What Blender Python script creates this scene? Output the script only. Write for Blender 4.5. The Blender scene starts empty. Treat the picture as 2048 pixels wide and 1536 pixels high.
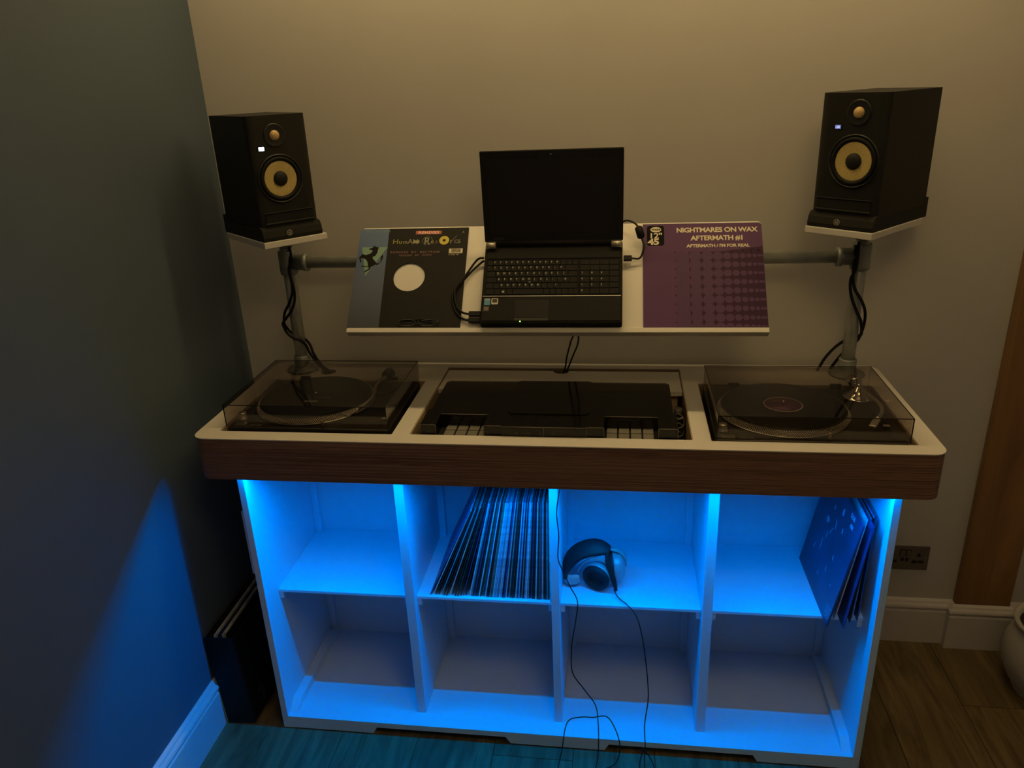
import bpy, bmesh, math, random
from mathutils import Vector, Matrix
random.seed(7)
C = bpy.context.scene.collection
SC = bpy.context.scene

# ------------------------------------------------------------------ camera
def make_camera():
    cd = bpy.data.cameras.new('camera'); co = bpy.data.objects.new('camera', cd); C.objects.link(co)
    yaw, pitch, roll = .1472, -.3774, -.0434
    cy, sy = math.cos(yaw), math.sin(yaw)
    f = Vector((-sy*math.cos(pitch), cy*math.cos(pitch), math.sin(pitch)))
    r = Vector((cy, sy, 0)); u = r.cross(f)
    cr, sr = math.cos(roll), math.sin(roll)
    R, U = cr*r+sr*u, -sr*r+cr*u
    m = Matrix((R, U, -f)).transposed().to_4x4()
    m.translation = Vector((1.1145, -1.71, 1.8511))
    co.matrix_world = m
    cd.sensor_width = 36; cd.lens = 1558.3*36/2048
    cd.clip_start = .02
    SC.camera = co
make_camera()

# ------------------------------------------------------------------ light and exposure
w = bpy.data.worlds.new('world'); SC.world = w; w.use_nodes = True
w.node_tree.nodes['Background'].inputs[0].default_value = (1, .7, .4, 1)
w.node_tree.nodes['Background'].inputs[1].default_value = .01
SC.view_settings.view_transform = 'Standard'; SC.view_settings.look = 'None'
SC.view_settings.exposure = 0; SC.view_settings.gamma = 1; SC.view_settings.use_curve_mapping = False

WARM = (1, .70, .285)
def area(name, loc, rot, size, power, color, size_y=None, shape='DISK', spread=None):
    ld = bpy.data.lights.new(name, 'AREA'); ld.energy = power; ld.color = color
    ld.shape = shape; ld.size = size
    if size_y: ld.size_y = size_y
    if spread: ld.spread = spread
    lo = bpy.data.objects.new(name, ld); C.objects.link(lo)
    lo.location = loc; lo.rotation_euler = rot
    return lo
# added unseen lamps: long bar to even out the wall, hanging bowl as fill
BAR = (1.07, .33, 2.655)
area('added_bar_light', BAR, (0, 0, 0), 2.3, 13.0, WARM, .12, 'RECTANGLE')
BOWL = (1.5, -1.3, 2.40)
area('added_fill_up', (BOWL[0], BOWL[1], BOWL[2]+.03), (math.pi, 0, 0), .34, 14.0, WARM)
area('added_fill_down', (BOWL[0], BOWL[1], BOWL[2]-.075), (0, 0, 0), .26, .6, WARM)
# blue led strip on the underside of the desk slab
led = area('led_strip_lamp', (.944, .0185, .8905), (math.radians(-30), 0, 0), 1.64, 21.0, (1, 1, 1), .005, 'RECTANGLE')
led.data.use_nodes = True          # a pure 478 nm blue lies outside the sRGB gamut: its red component is below zero
_n = led.data.node_tree; _e = _n.nodes['Emission']; _c = _n.nodes.new('ShaderNodeCombineXYZ')
for _k, _v in enumerate((-.16, .215, 1.0)): _c.inputs[_k].default_value = _v
_n.links.new(_c.outputs[0], _e.inputs['Color'])

# ------------------------------------------------------------------ materials
MATS = {}
def mat(name, col, rough=.5, metal=0, noise=0, nscale=20, bump=0, bscale=200, emit=None, estr=0, stretch=None, spec=None, coat=0):
    if name in MATS: return MATS[name]
    m = bpy.data.materials.new(name); m.use_nodes = True; nt = m.node_tree; b = nt.nodes['Principled BSDF']
    b.inputs['Base Color'].default_value = (*col, 1); b.inputs['Roughness'].default_value = rough
    b.inputs['Metallic'].default_value = metal
    if spec is not None: b.inputs['Specular IOR Level'].default_value = spec
    if coat: b.inputs['Coat Weight'].default_value = coat; b.inputs['Coat Roughness'].default_value = .05
    if emit: b.inputs['Emission Color'].default_value = (*emit, 1); b.inputs['Emission Strength'].default_value = estr
    tc = nt.nodes.new('ShaderNodeTexCoord'); mp = nt.nodes.new('ShaderNodeMapping')
    nt.links.new(tc.outputs['Object'], mp.inputs[0])
    if stretch: mp.inputs['Scale'].default_value = stretch
    if noise:
        n = nt.nodes.new('ShaderNodeTexNoise'); n.inputs['Scale'].default_value = nscale; n.inputs['Detail'].default_value = 5
        nt.links.new(mp.outputs[0], n.inputs['Vector'])
        cr = nt.nodes.new('ShaderNodeValToRGB'); nt.links.new(n.outputs['Fac'], cr.inputs[0])
        cr.color_ramp.elements[0].position = .3; cr.color_ramp.elements[1].position = .7
        cr.color_ramp.elements[0].color = (*[max(0, c*(1-noise)) for c in col], 1)
        cr.color_ramp.elements[1].color = (*[min(1, c*(1+noise)) for c in col], 1)
        nt.links.new(cr.outputs[0], b.inputs['Base Color'])
    if bump:
        n2 = nt.nodes.new('ShaderNodeTexNoise'); n2.inputs['Scale'].default_value = bscale
        nt.links.new(mp.outputs[0], n2.inputs['Vector'])
        bp = nt.nodes.new('ShaderNodeBump'); bp.inputs['Strength'].default_value = bump; bp.inputs['Distance'].default_value = .001
        nt.links.new(n2.outputs['Fac'], bp.inputs['Height']); nt.links.new(bp.outputs[0], b.inputs['Normal'])
    MATS[name] = m
    return m

def smoke(name, tint, refl=.85, rough=.02):
    m = bpy.data.materials.new(name); m.use_nodes = True; nt = m.node_tree
    nt.nodes.remove(nt.nodes['Principled BSDF'])
    t = nt.nodes.new('ShaderNodeBsdfTransparent'); t.inputs[0].default_value = (*tint, 1)
    g = nt.nodes.new('ShaderNodeBsdfGlossy'); g.inputs['Roughness'].default_value = rough; g.inputs[0].default_value = (.9, .9, .9, 1)
    lw = nt.nodes.new('ShaderNodeLayerWeight'); lw.inputs['Blend'].default_value = .5
    pw = nt.nodes.new('ShaderNodeMath'); pw.operation = 'POWER'; pw.inputs[1].default_value = 5
    nt.links.new(lw.outputs['Facing'], pw.inputs[0])
    mu = nt.nodes.new('ShaderNodeMath'); mu.operation = 'MULTIPLY_ADD'; mu.inputs[1].default_value = refl; mu.inputs[2].default_value = .035
    nt.links.new(pw.outputs[0], mu.inputs[0])
    mx = nt.nodes.new('ShaderNodeMixShader'); nt.links.new(mu.outputs[0], mx.inputs[0])
    nt.links.new(t.outputs[0], mx.inputs[1]); nt.links.new(g.outputs[0], mx.inputs[2])
    nt.links.new(mx.outputs[0], nt.nodes['Material Output'].inputs[0])
    return m

def wood(name, dark, light, scale, dist=3, rough=.45, rings=None):
    """streaky wood: noise stretched along one axis"""
    m = bpy.data.materials.new(name); m.use_nodes = True; nt = m.node_tree; b = nt.nodes['Principled BSDF']
    b.inputs['Roughness'].default_value = rough
    tc = nt.nodes.new('ShaderNodeTexCoord'); mp = nt.nodes.new('ShaderNodeMapping'); mp.inputs['Scale'].default_value = scale
    oi = nt.nodes.new('ShaderNodeObjectInfo'); ml = nt.nodes.new('ShaderNodeMath'); ml.operation = 'MULTIPLY'; ml.inputs[1].default_value = 37
    nt.links.new(oi.outputs['Random'], ml.inputs[0]); nt.links.new(ml.outputs[0], mp.inputs['Location'])
    nt.links.new(tc.outputs['Object'], mp.inputs[0])
    n = nt.nodes.new('ShaderNodeTexNoise'); n.inputs['Scale'].default_value = 1; n.inputs['Detail'].default_value = 8
    n.inputs['Distortion'].default_value = dist; n.inputs['Roughness'].default_value = .65
    nt.links.new(mp.outputs[0], n.inputs['Vector'])
    cr = nt.nodes.new('ShaderNodeValToRGB'); nt.links.new(n.outputs['Fac'], cr.inputs[0])
    cr.color_ramp.elements[0].position = .35; cr.color_ramp.elements[1].position = .68
    cr.color_ramp.elements[0].color = (*dark, 1); cr.color_ramp.elements[1].color = (*light, 1)
    hs = nt.nodes.new('ShaderNodeHueSaturation'); ma = nt.nodes.new('ShaderNodeMath'); ma.operation = 'MULTIPLY_ADD'
    ma.inputs[1].default_value = .35; ma.inputs[2].default_value = .82
    nt.links.new(oi.outputs['Random'], ma.inputs[0]); nt.links.new(ma.outputs[0], hs.inputs['Value'])
    nt.links.new(cr.outputs[0], hs.inputs['Color']); nt.links.new(hs.outputs[0], b.inputs['Base Color'])
    bp = nt.nodes.new('ShaderNodeBump'); bp.inputs['Strength'].default_value = .25; bp.inputs['Distance'].default_value = .001
    nt.links.new(n.outputs['Fac'], bp.inputs['Height']); nt.links.new(bp.outputs[0], b.inputs['Normal'])
    return m

def plywood(name):
    m = bpy.data.materials.new(name); m.use_nodes = True; nt = m.node_tree; b = nt.nodes['Principled BSDF']
    b.inputs['Roughness'].default_value = .5
    tc = nt.nodes.new('ShaderNodeTexCoord'); mp = nt.nodes.new('ShaderNodeMapping'); mp.inputs['Scale'].default_value = (1.2, 1.2, 330)
    nt.links.new(tc.outputs['Object'], mp.inputs[0])
    n = nt.nodes.new('ShaderNodeTexNoise'); n.inputs['Scale'].default_value = 1; n.inputs['Detail'].default_value = 3
    nt.links.new(mp.outputs[0], n.inputs['Vector'])
    mp2 = nt.nodes.new('ShaderNodeMapping'); mp2.inputs['Scale'].default_value = (14, 14, 900)
    nt.links.new(tc.outputs['Object'], mp2.inputs[0])
    n2 = nt.nodes.new('ShaderNodeTexNoise'); n2.inputs['Scale'].default_value = 1; n2.inputs['Detail'].default_value = 4
    nt.links.new(mp2.outputs[0], n2.inputs['Vector'])
    mx = nt.nodes.new('ShaderNodeMix'); mx.inputs[0].default_value = .4
    nt.links.new(n.outputs['Fac'], mx.inputs[2]); nt.links.new(n2.outputs['Fac'], mx.inputs[3])
    cr = nt.nodes.new('ShaderNodeValToRGB'); nt.links.new(mx.outputs[0], cr.inputs[0])
    cr.color_ramp.elements[0].position = .38; cr.color_ramp.elements[1].position = .62
    cr.color_ramp.elements[0].color = (.075, .034, .024, 1); cr.color_ramp.elements[1].color = (.27, .15, .10, 1)
    nt.links.new(cr.outputs[0], b.inputs['Base Color'])
    bp = nt.nodes.new('ShaderNodeBump'); bp.inputs['Strength'].default_value = .35; bp.inputs['Distance'].default_value = .001
    nt.links.new(mx.outputs[0], bp.inputs['Height']); nt.links.new(bp.outputs[0], b.inputs['Normal'])
    return m

WALLB = mat('beige_wall_paint', (.50, .485, .49), .75, noise=.03, nscale=3, bump=.15, bscale=250)
WALLL = mat('slate_wall_paint', (.080, .112, .155), .6, noise=.04, nscale=3, bump=.15, bscale=250)
CEIL = mat('ceiling_paint', (.75, .74, .72), .8, bump=.1)
SKIRT = mat('skirting_gloss', (.58, .56, .60), .3, noise=.02)
WHITE = mat('white_lacquer', (.66, .635, .62), .32, noise=.02, nscale=6, bump=.05, bscale=90)
WHITECAB = mat('white_paint_blue_lit', (.54, .70, .80), .5, noise=.02, nscale=8, bump=.08, bscale=120)  # blue of the led light mixed into the white base colour
PLY = plywood('plywood_layers')
BIRCH = mat('birch_inner', (.40, .30, .19), .6, noise=.15, nscale=8, stretch=(1, 1, 12))
BLACK = mat('black_plastic', (.012, .012, .012), .38, noise=.1, nscale=40, bump=.1, bscale=900)
BLACKM = mat('black_matte', (.012, .012, .011), .6, bump=.15, bscale=700, spec=.3)
BLACKG = mat('black_gloss', (.008, .008, .009), .12)
SPK = mat('speaker_vinyl', (.012, .011, .009), .5, bump=.3, bscale=1200, spec=.3)
RUB = mat('black_rubber', (.008, .008, .008), .6, bump=.1, spec=.2)
FOAM = mat('dark_foam', (.009, .008, .007), .9, bump=.5, bscale=500)
YEL = mat('aramid_yellow', (.52, .40, .15), .5, noise=.12, nscale=300, bump=.25, bscale=1500)
TWT = mat('tweeter_dome', (.55, .38, .17), .35, noise=.1, nscale=200)
GALV = mat('galvanised_steel', (.42, .44, .44), .36, .55, noise=.25, nscale=18, bump=.2, bscale=60)
CAST = mat('cast_fitting', (.30, .32, .32), .5, .5, noise=.2, nscale=30, bump=.5, bscale=220)
CHROME = mat('chrome', (.75, .74, .72), .12, 1)
ALU = mat('brushed_aluminium', (.55, .53, .50), .32, .9, noise=.1, nscale=60, stretch=(1, 30, 1))
DALU = mat('dark_deck_metal', (.035, .033, .032), .35, .5, noise=.1, nscale=60)
DRIM = mat('platter_rim_dark', (.020, .019, .017), .35, .3)
DOTM = mat('strobe_dot_glint', (.92, .88, .78), .35, .15)  # highlight on the dots painted as a bright base colour
VINYL = mat('vinyl_black', (.006, .006, .007), .16)
PURP = mat('purple_label', (.10, .035, .11), .5, noise=.1)
CABLE = mat('black_cable', (.006, .006, .006), .5, spec=.25)
CREAM = mat('cream_print', (.62, .55, .42), .5)
SILV = mat('silver_plastic', (.45, .45, .46), .35, .5, noise=.05)
PAD = mat('grey_pad_rubber', (.16, .15, .135), .55, noise=.1)
FLOORW = wood('oak_floor', (.075, .050, .022), (.21, .155, .075), (14, 1.6, 14), 2.2, .42)
OAK = wood('oak_veneer', (.17, .085, .032), (.28, .155, .06), (9, 9, .8), 1.5, .4)
CRW = mat('crate_wood', (.30, .15, .05), .5, noise=.2, nscale=10, stretch=(6, 6, 1))
SMOKE = smoke('smoked_acrylic', (.81, .785, .765), .65)
SMOKE2 = smoke('dark_smoked_cover', (.46, .44, .43), .6, .12)
CLEAR = smoke('clear_plastic', (.95, .95, .95))

# ------------------------------------------------------------------ helpers
def link(name, me, mats, parent):
    o = bpy.data.objects.new(name, me); C.objects.link(o)
    for m in (mats if isinstance(mats, (list, tuple)) else [mats]): me.materials.append(m)
    if parent: o.parent = parent
    return o

class MB:
    def __init__(s): s.bm = bmesh.new(); s.X = Matrix.Identity(4); s.mi = 0
    def _fin(s, vs, fs, smooth=False):
        for v in vs: v.co = s.X @ v.co
        for f in fs:
            f.material_index = s.mi; f.smooth = smooth
    def box(s, a, b, bev=0, seg=2, axis=None):
        t = bmesh.new()
        vs = [t.verts.new((x, y, z)) for x in (a[0], b[0]) for y in (a[1], b[1]) for z in (a[2], b[2])]
        for q in ((0, 1, 3, 2), (4, 6, 7, 5), (0, 4, 5, 1), (2, 3, 7, 6), (0, 2, 6, 4), (1, 5, 7, 3)): t.faces.new([vs[i] for i in q])
        bmesh.ops.recalc_face_normals(t, faces=t.faces)
        if bev:
            es = t.edges if axis is None else [e for e in t.edges if abs((e.verts[0].co-e.verts[1].co).normalized()[axis]) > .9]
            bmesh.ops.bevel(t, geom=list(es), offset=bev, segments=seg, profile=.5, affect='EDGES')
        s.merge(t); return s
    def merge(s, t, smooth=False):
        mp = {}
        for v in t.verts: mp[v] = s.bm.verts.new(s.X @ v.co)
        for f in t.faces:
            try: nf = s.bm.faces.new([mp[v] for v in f.verts])
            except ValueError: continue
            nf.material_index = s.mi; nf.smooth = smooth or f.smooth
        t.free()
    def prism(s, pts, z0, z1, bev=0):
        t = bmesh.new()
        lo = [t.verts.new((p[0], p[1], z0)) for p in pts]; hi = [t.verts.new((p[0], p[1], z1)) for p in pts]
        n = len(pts)
        t.faces.new(lo[::-1]); top = t.faces.new(hi)
        for i in range(n): t.faces.new((lo[i], lo[(i+1) % n], hi[(i+1) % n], hi[i]))
        bmesh.ops.recalc_face_normals(t, faces=t.faces)
        if bev: bmesh.ops.bevel(t, geom=[e for e in t.edges if abs(e.verts[0].co.z-e.verts[1].co.z) < 1e-9 and e.verts[0].co.z == z1], offset=bev, segments=2, profile=.5, affect='EDGES')
        s.merge(t); return s
    def holed(s, outer, holes, z0, z1):
        t = bmesh.new(); es = []
        loops = []
        for lp in [outer]+holes:
            vs = [t.verts.new((p[0], p[1], z1)) for p in lp]; loops.append(vs)
            for i in range(len(vs)): es.append(t.edges.new((vs[i], vs[(i+1) % len(vs)])))
        r = bmesh.ops.triangle_fill(t, edges=es, use_beauty=True, use_dissolve=False)
        top = [g for g in r['geom'] if isinstance(g, bmesh.types.BMFace)]
        mp = {}
        for vs in loops:
            for v in vs: mp[v] = t.verts.new((v.co.x, v.co.y, z0))
        for f in top: t.faces.new([mp[v] for v in reversed(f.verts)])
        for vs in loops:
            for i in range(len(vs)):
                a, b = vs[i], vs[(i+1) % len(vs)]; t.faces.new((a, b, mp[b], mp[a]))
        bmesh.ops.recalc_face_normals(t, faces=t.faces)
        s.merge(t); return s
    def lathe(s, prof, c=(0, 0, 0), axis=(0, 0, 1), seg=32, smooth=True, cap=True):
        """prof: (radius, height) pairs"""
        q = Vector((0, 0, 1)).rotation_difference(Vector(axis).normalized()).to_matrix().to_4x4(); q.translation = Vector(c)
        t = bmesh.new(); rings = []
        for r, h in prof:
            if r < 1e-6: rings.append([t.verts.new(q @ Vector((0, 0, h)))])
            else: rings.append([t.verts.new(q @ Vector((r*math.cos(2*math.pi*i/seg), r*math.sin(2*math.pi*i/seg), h))) for i in range(seg)])
        for a, b in zip(rings, rings[1:]):
            for i in range(seg):
                j = (i+1) % seg
                if len(a) == 1 and len(b) == 1: continue
                if len(a) == 1: f = t.faces.new((a[0], b[i], b[j]))
                elif len(b) == 1: f = t.faces.new((a[i], b[0], a[j]))
                else: f = t.faces.new((a[i], b[i], b[j], a[j]))
                f.smooth = smooth
        if cap:
            for r in (rings[0], rings[-1]):
                if len(r) > 1: t.faces.new(r)
        bmesh.ops.recalc_face_normals(t, faces=t.faces)
        s.merge(t); return s
    def cyl(s, p0, p1, r, seg=24, r2=None):
        d = Vector(p1)-Vector(p0)
        return s.lathe([(r, 0), (r if r2 is None else r2, d.length)], p0, d, seg)
    def tube(s, pts, r, seg=8, sub=6, closed=False, radii=None, flat=None):
        P = [Vector(p) for p in pts]; out = []; rr = []
        n = len(P)
        for i in range(n-1 if not closed else n):
            p0, p1, p2, p3 = (P[i-1] if (i > 0 or closed) else P[0]*2-P[1]), P[i], P[(i+1) % n], (P[(i+2) % n] if (i+2 < n or closed) else P[-1]*2-P[-2])
            for k in range(sub):
                u = k/sub
                out.append(.5*((2*p1)+(-p0+p2)*u+(2*p0-5*p1+4*p2-p3)*u*u+(-p0+3*p1-3*p2+p3)*u**3))
                a = radii[i] if radii else r; b2 = radii[(i+1) % n] if radii else r
                rr.append(a*(1-u)+b2*u)
        if not closed: out.append(P[-1]); rr.append(radii[-1] if radii else r)
        t = bmesh.new(); rings = []; up = Vector((0, 0, 1)); N = None
        m = len(out)
        for i in range(m):
            d = (out[(i+1) % m]-out[i-1]) if closed else (out[min(i+1, m-1)]-out[max(i-1, 0)])
            d.normalize()
            if N is None: N = d.cross(up if abs(d.z) < .9 else Vector((0, 1, 0))).normalized()
            else: N = (N-d*N.dot(d)).normalized()
            B = d.cross(N)
            rings.append([t.verts.new(out[i]+(N*math.cos(2*math.pi*k/seg)+B*math.sin(2*math.pi*k/seg)*(flat or 1))*rr[i]) for k in range(seg)])
        for i in range(m if closed else m-1):
            a, b = rings[i], rings[(i+1) % m]
            for k in range(seg):
                f = t.faces.new((a[k], a[(k+1) % seg], b[(k+1) % seg], b[k])); f.smooth = True
        if not closed: t.faces.new(rings[0]); t.faces.new(rings[-1])
        bmesh.ops.recalc_face_normals(t, faces=t.faces)
        s.merge(t); return s
    def build(s, name, mats, parent=None):
        me = bpy.data.meshes.new(name); s.bm.to_mesh(me); s.bm.free()
        return link(name, me, mats, parent)

def tag(o, label, cat, group=None):
    o['label'] = label; o['category'] = cat
    if group: o['group'] = group
    return o
def thing(name, label, cat, loc=(0, 0, 0), rotz=0, group=None):
    o = bpy.data.objects.new(name, None); C.objects.link(o); o.empty_display_size = .05
    o.location = loc; o.rotation_euler = (0, 0, rotz)
    return tag(o, label, cat, group)
def struct(o): o['kind'] = 'structure'; return o
def rrect(x0, y0, x1, y1, r, seg=5):
    p = []
    for cx, cy, a0 in ((x1-r, y0+r, -90), (x1-r, y1-r, 0), (x0+r, y1-r, 90), (x0+r, y0+r, 180)):
        for k in range(seg+1):
            a = math.radians(a0+90*k/seg); p.append((cx+r*math.cos(a), cy+r*math.sin(a)))
    return p
def circ(cx, cy, r, n=24, ry=None): return [(cx+r*math.cos(2*math.pi*i/n), cy+(ry or r)*math.sin(2*math.pi*i/n)) for i in range(n)]

def text(body, size, m, parent, M4, name='lettering', bold=0, sx=1, align='LEFT', extrude=.0002, spacing=1):
    cu = bpy.data.curves.new('t', 'FONT'); cu.body = body; cu.size = size; cu.extrude = extrude; cu.offset = bold
    cu.align_x = align; cu.space_character = spacing; cu.resolution_u = 3
    o = bpy.data.objects.new('t', cu); C.objects.link(o)
    dg = bpy.context.evaluated_depsgraph_get(); dg.update()
    me = bpy.data.meshes.new_from_object(o.evaluated_get(dg))
    bpy.data.objects.remove(o); bpy.data.curves.remove(cu)
    me.transform(M4 @ Matrix.Diagonal((sx, 1, 1, 1)))
    me.materials.clear()
    me.name = name
    return link(name, me, m, parent)

def basis(o, x, y, z):
    m = Matrix((Vector(x), Vector(y), Vector(z))).transposed().to_4x4(); m.translation = Vector(o); return m

# ------------------------------------------------------------------ constants of the place
XL, YW = -.111, .605          # left wall face, back wall face
XR, YF, ZC = 3.3, -3.0, 2.72
H = 1.003; T = .12; W = 1.869; D = .583
CX0, CX1, CY0, CY1 = .098, 1.790, .0237, .50

# ------------------------------------------------------------------ room shell
def room():
    f = struct(MB().box((XL, YF, -.06), (XR, YW, -.012)).build('floor', mat('floor_screed', (.05, .035, .025), .7)))
    pw = .235; n = int((XR-XL)/pw)+1
    k = 0
    for i in range(n):
        x0 = XL+i*pw-.07; x1 = x0+pw-.0012
        x0 = max(x0, XL+.001); x1 = min(x1, XR-.001)
        if x1-x0 < .02: continue
        y = YW-.002+((i*0.47) % 1.25)
        while y > YF:
            y1 = min(y, YW-.002); y0 = max(y-1.25, YF+.002)
            if y1-y0 > .03:
                o = MB().box((x0, y0+.0008, -.012), (x1, y1-.0008, 0), .0012, 1).build('plank', FLOORW, f)
            y -= 1.25
    struct(MB().box((XL-.1, YW, -.06), (XR+.1, YW+.1, ZC+.1)).build('wall_back', WALLB))
    struct(MB().box((XL-.1, YF-.1, -.06), (XL, YW, ZC+.1)).build('wall_left', WALLL))
    struct(MB().box((XR, YF-.1, -.06), (XR+.1, YW, ZC+.1)).build('wall_right', WALLB))
    struct(MB().box((XL, YF-.1, -.06), (XR, YF, ZC+.1)).build('wall_front', WALLB))
    struct(MB().box((XL, YF, ZC), (XR, YW, ZC+.1)).build('ceiling', CEIL))
    # skirting profile (offset from wall, height)
    prof = [(0, 0), (.018, 0), (.018, .125), (.014, .129), (.014, .133), (.018, .137), (.020, .143), (.018, .150), (.012, .156), (.009, .162), (.004, .166), (0, .168)]
    def run(path, name):
        """path of (x,y, nx,ny): sweep the profile, offset along n"""
        t = bmesh.new(); rings = []
        for x, y, nx, ny in path: rings.append([t.verts.new((x+nx*a, y+ny*a, b)) for a, b in prof])
        for a, b in zip(rings, rings[1:]):
            for i in range(len(prof)): t.faces.new((a[i], a[(i+1) % len(prof)], b[(i+1) % len(prof)], b[i]))
        t.faces.new(rings[0]); t.faces.new(rings[-1])
        bmesh.ops.recalc_face_normals(t, faces=t.faces)
        mb = MB(); mb.merge(t); struct(mb.build(name, SKIRT))
    run([(XL, YF, 1, 0), (XL, YW, 1, 0)], 'baseboard_left')
    j = .024
    run([(XL+.02, YW, 0, -1), (2.222, YW, 0, -1), (2.222, YW, -1, -1), (2.222, YW-j, -1, -1), (2.392, YW-j, 1, -1), (2.392, YW, 1, -1), (XR, YW, 0, -1)], 'baseboard_back')
    struct(MB().box((2.223, YW-.026, .168), (2.390, YW, ZC), .002).build('trim_1', OAK))
room()

def added_bowl():  # body of the added fill lamp, out of view
    t = thing('added_fill_bowl', 'opal bowl lamp added out of view before the desk as fill light', 'ceiling light', BOWL)
    OPAL = mat('opal_glass', (.75, .72, .65), .35, emit=WARM, estr=.5)
    MB().lathe([(0, -.070), (.07, -.066), (.14, -.045), (.19, -.008), (.205, .018), (.200, .018), (.186, -.005), (.137, -.040), (.07, -.060), (0, -.064)], (0, 0, 0), seg=40, cap=False).build('bowl', OPAL, t)
    MB().lathe([(.05, ZC-BOWL[2]), (.05, ZC-BOWL[2]-.02), (.01, ZC-BOWL[2]-.025)], (0, 0, 0), seg=24).build('ceiling_rose', WHITE, t)
    for k in range(3):
        a = 2*math.pi*k/3; MB().cyl((.201*math.cos(a), .201*math.sin(a), .016), (.012*math.cos(a), .012*math.sin(a), ZC-BOWL[2]-.022), .0015, 6).build('chain', ALU, t)
added_bowl()
def added_bar():  # housing for the added bar light, out of view
    t = thing('added_light_bar', 'long white bar light added out of view above the desk near the back wall', 'ceiling light', BAR)
    x, y = 1.16, .065
    MB().holed(rrect(-x, -y, x, y, .01, 3), [rrect(-x+.008, -y+.004, x-.008, y-.004, .006, 3)], -.006, .02).build('housing_rim', WHITE, t)
    MB().box((-x, -y, .0201), (x, y, ZC-BAR[2]), .003, 2).build('housing', WHITE, t)
added_bar()

# ------------------------------------------------------------------ desk slab
TL = (.062, .048, .535, .425); TR = (1.338, .048, 1.815, .425); CO = (.5807, .0508, 1.2951, .5427)
def slab():
    t = thing('desk_top', 'thick white desk slab with plywood edge and three sunken wells', 'desk', (0, 0, 0))
    outer = rrect(.004, 0, W, D, .035, 6)
    cable = circ(.205, .492, .024, 20)
    holes = [rrect(*TL, .004, 2), rrect(*TR, .004, 2), rrect(*CO, .006, 3), cable]
    MB().holed(outer, holes, H-.0025, H).build('white_top', WHITE, t)
    o2 = rrect(.006, .0015, W-.0015, D-.0015, .034, 6)
    MB().holed(o2, [rrect(*TL, .004, 2), rrect(*TR, .004, 2), rrect(*CO, .006, 3), cable], .893, H-.0026).build('plywood_edge', PLY, t)
    MB().holed(o2, [[(.100, .0095), (1.788, .0095), (1.788, .050), (.100, .050)]], .883, .893).build('bottom_board', PLY, t)
    for nm, q in (('well_lining', TL), ('well_lining', TR), ('well_lining', CO)):
        x0, y0, x1, y1 = q
        mb = MB(); e = .0022
        for a, b in (((x0, y0, .8935), (x0+e, y1, H-.0030)), ((x1-e, y0, .8935), (x1, y1, H-.0030)), ((x0+e, y0, .8935), (x1-e, y0+e, H-.0030)), ((x0+e, y1-e, .8935), (x1-e, y1, H-.0030))): mb.box(a, b)
        mb.build(nm, BIRCH, t)
slab()
def infill():
    t = thing('infill_panel', 'white infill board behind the controller with a half-round cable notch', 'panel', (0, 0, 0))
    x0, y0, x1, y1 = CO[0]+.004, .372, CO[2]-.004, .531
    pts = [(x0, y0), (x1, y0), (x1, y1)] + [(.937+.024*math.cos(a), y1-.024*math.sin(a)) for a in [math.pi*k/12 for k in range(13)]] + [(x0, y1)]
    MB().prism(pts, .985, .998, .001).build('board', WHITE, t)
    for x in (x0+.01, .93, x1-.03): MB().box((x, y0+.02, .8935), (x+.02, y1-.04, .985)).build('support_block', BIRCH, t)
infill()

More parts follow.
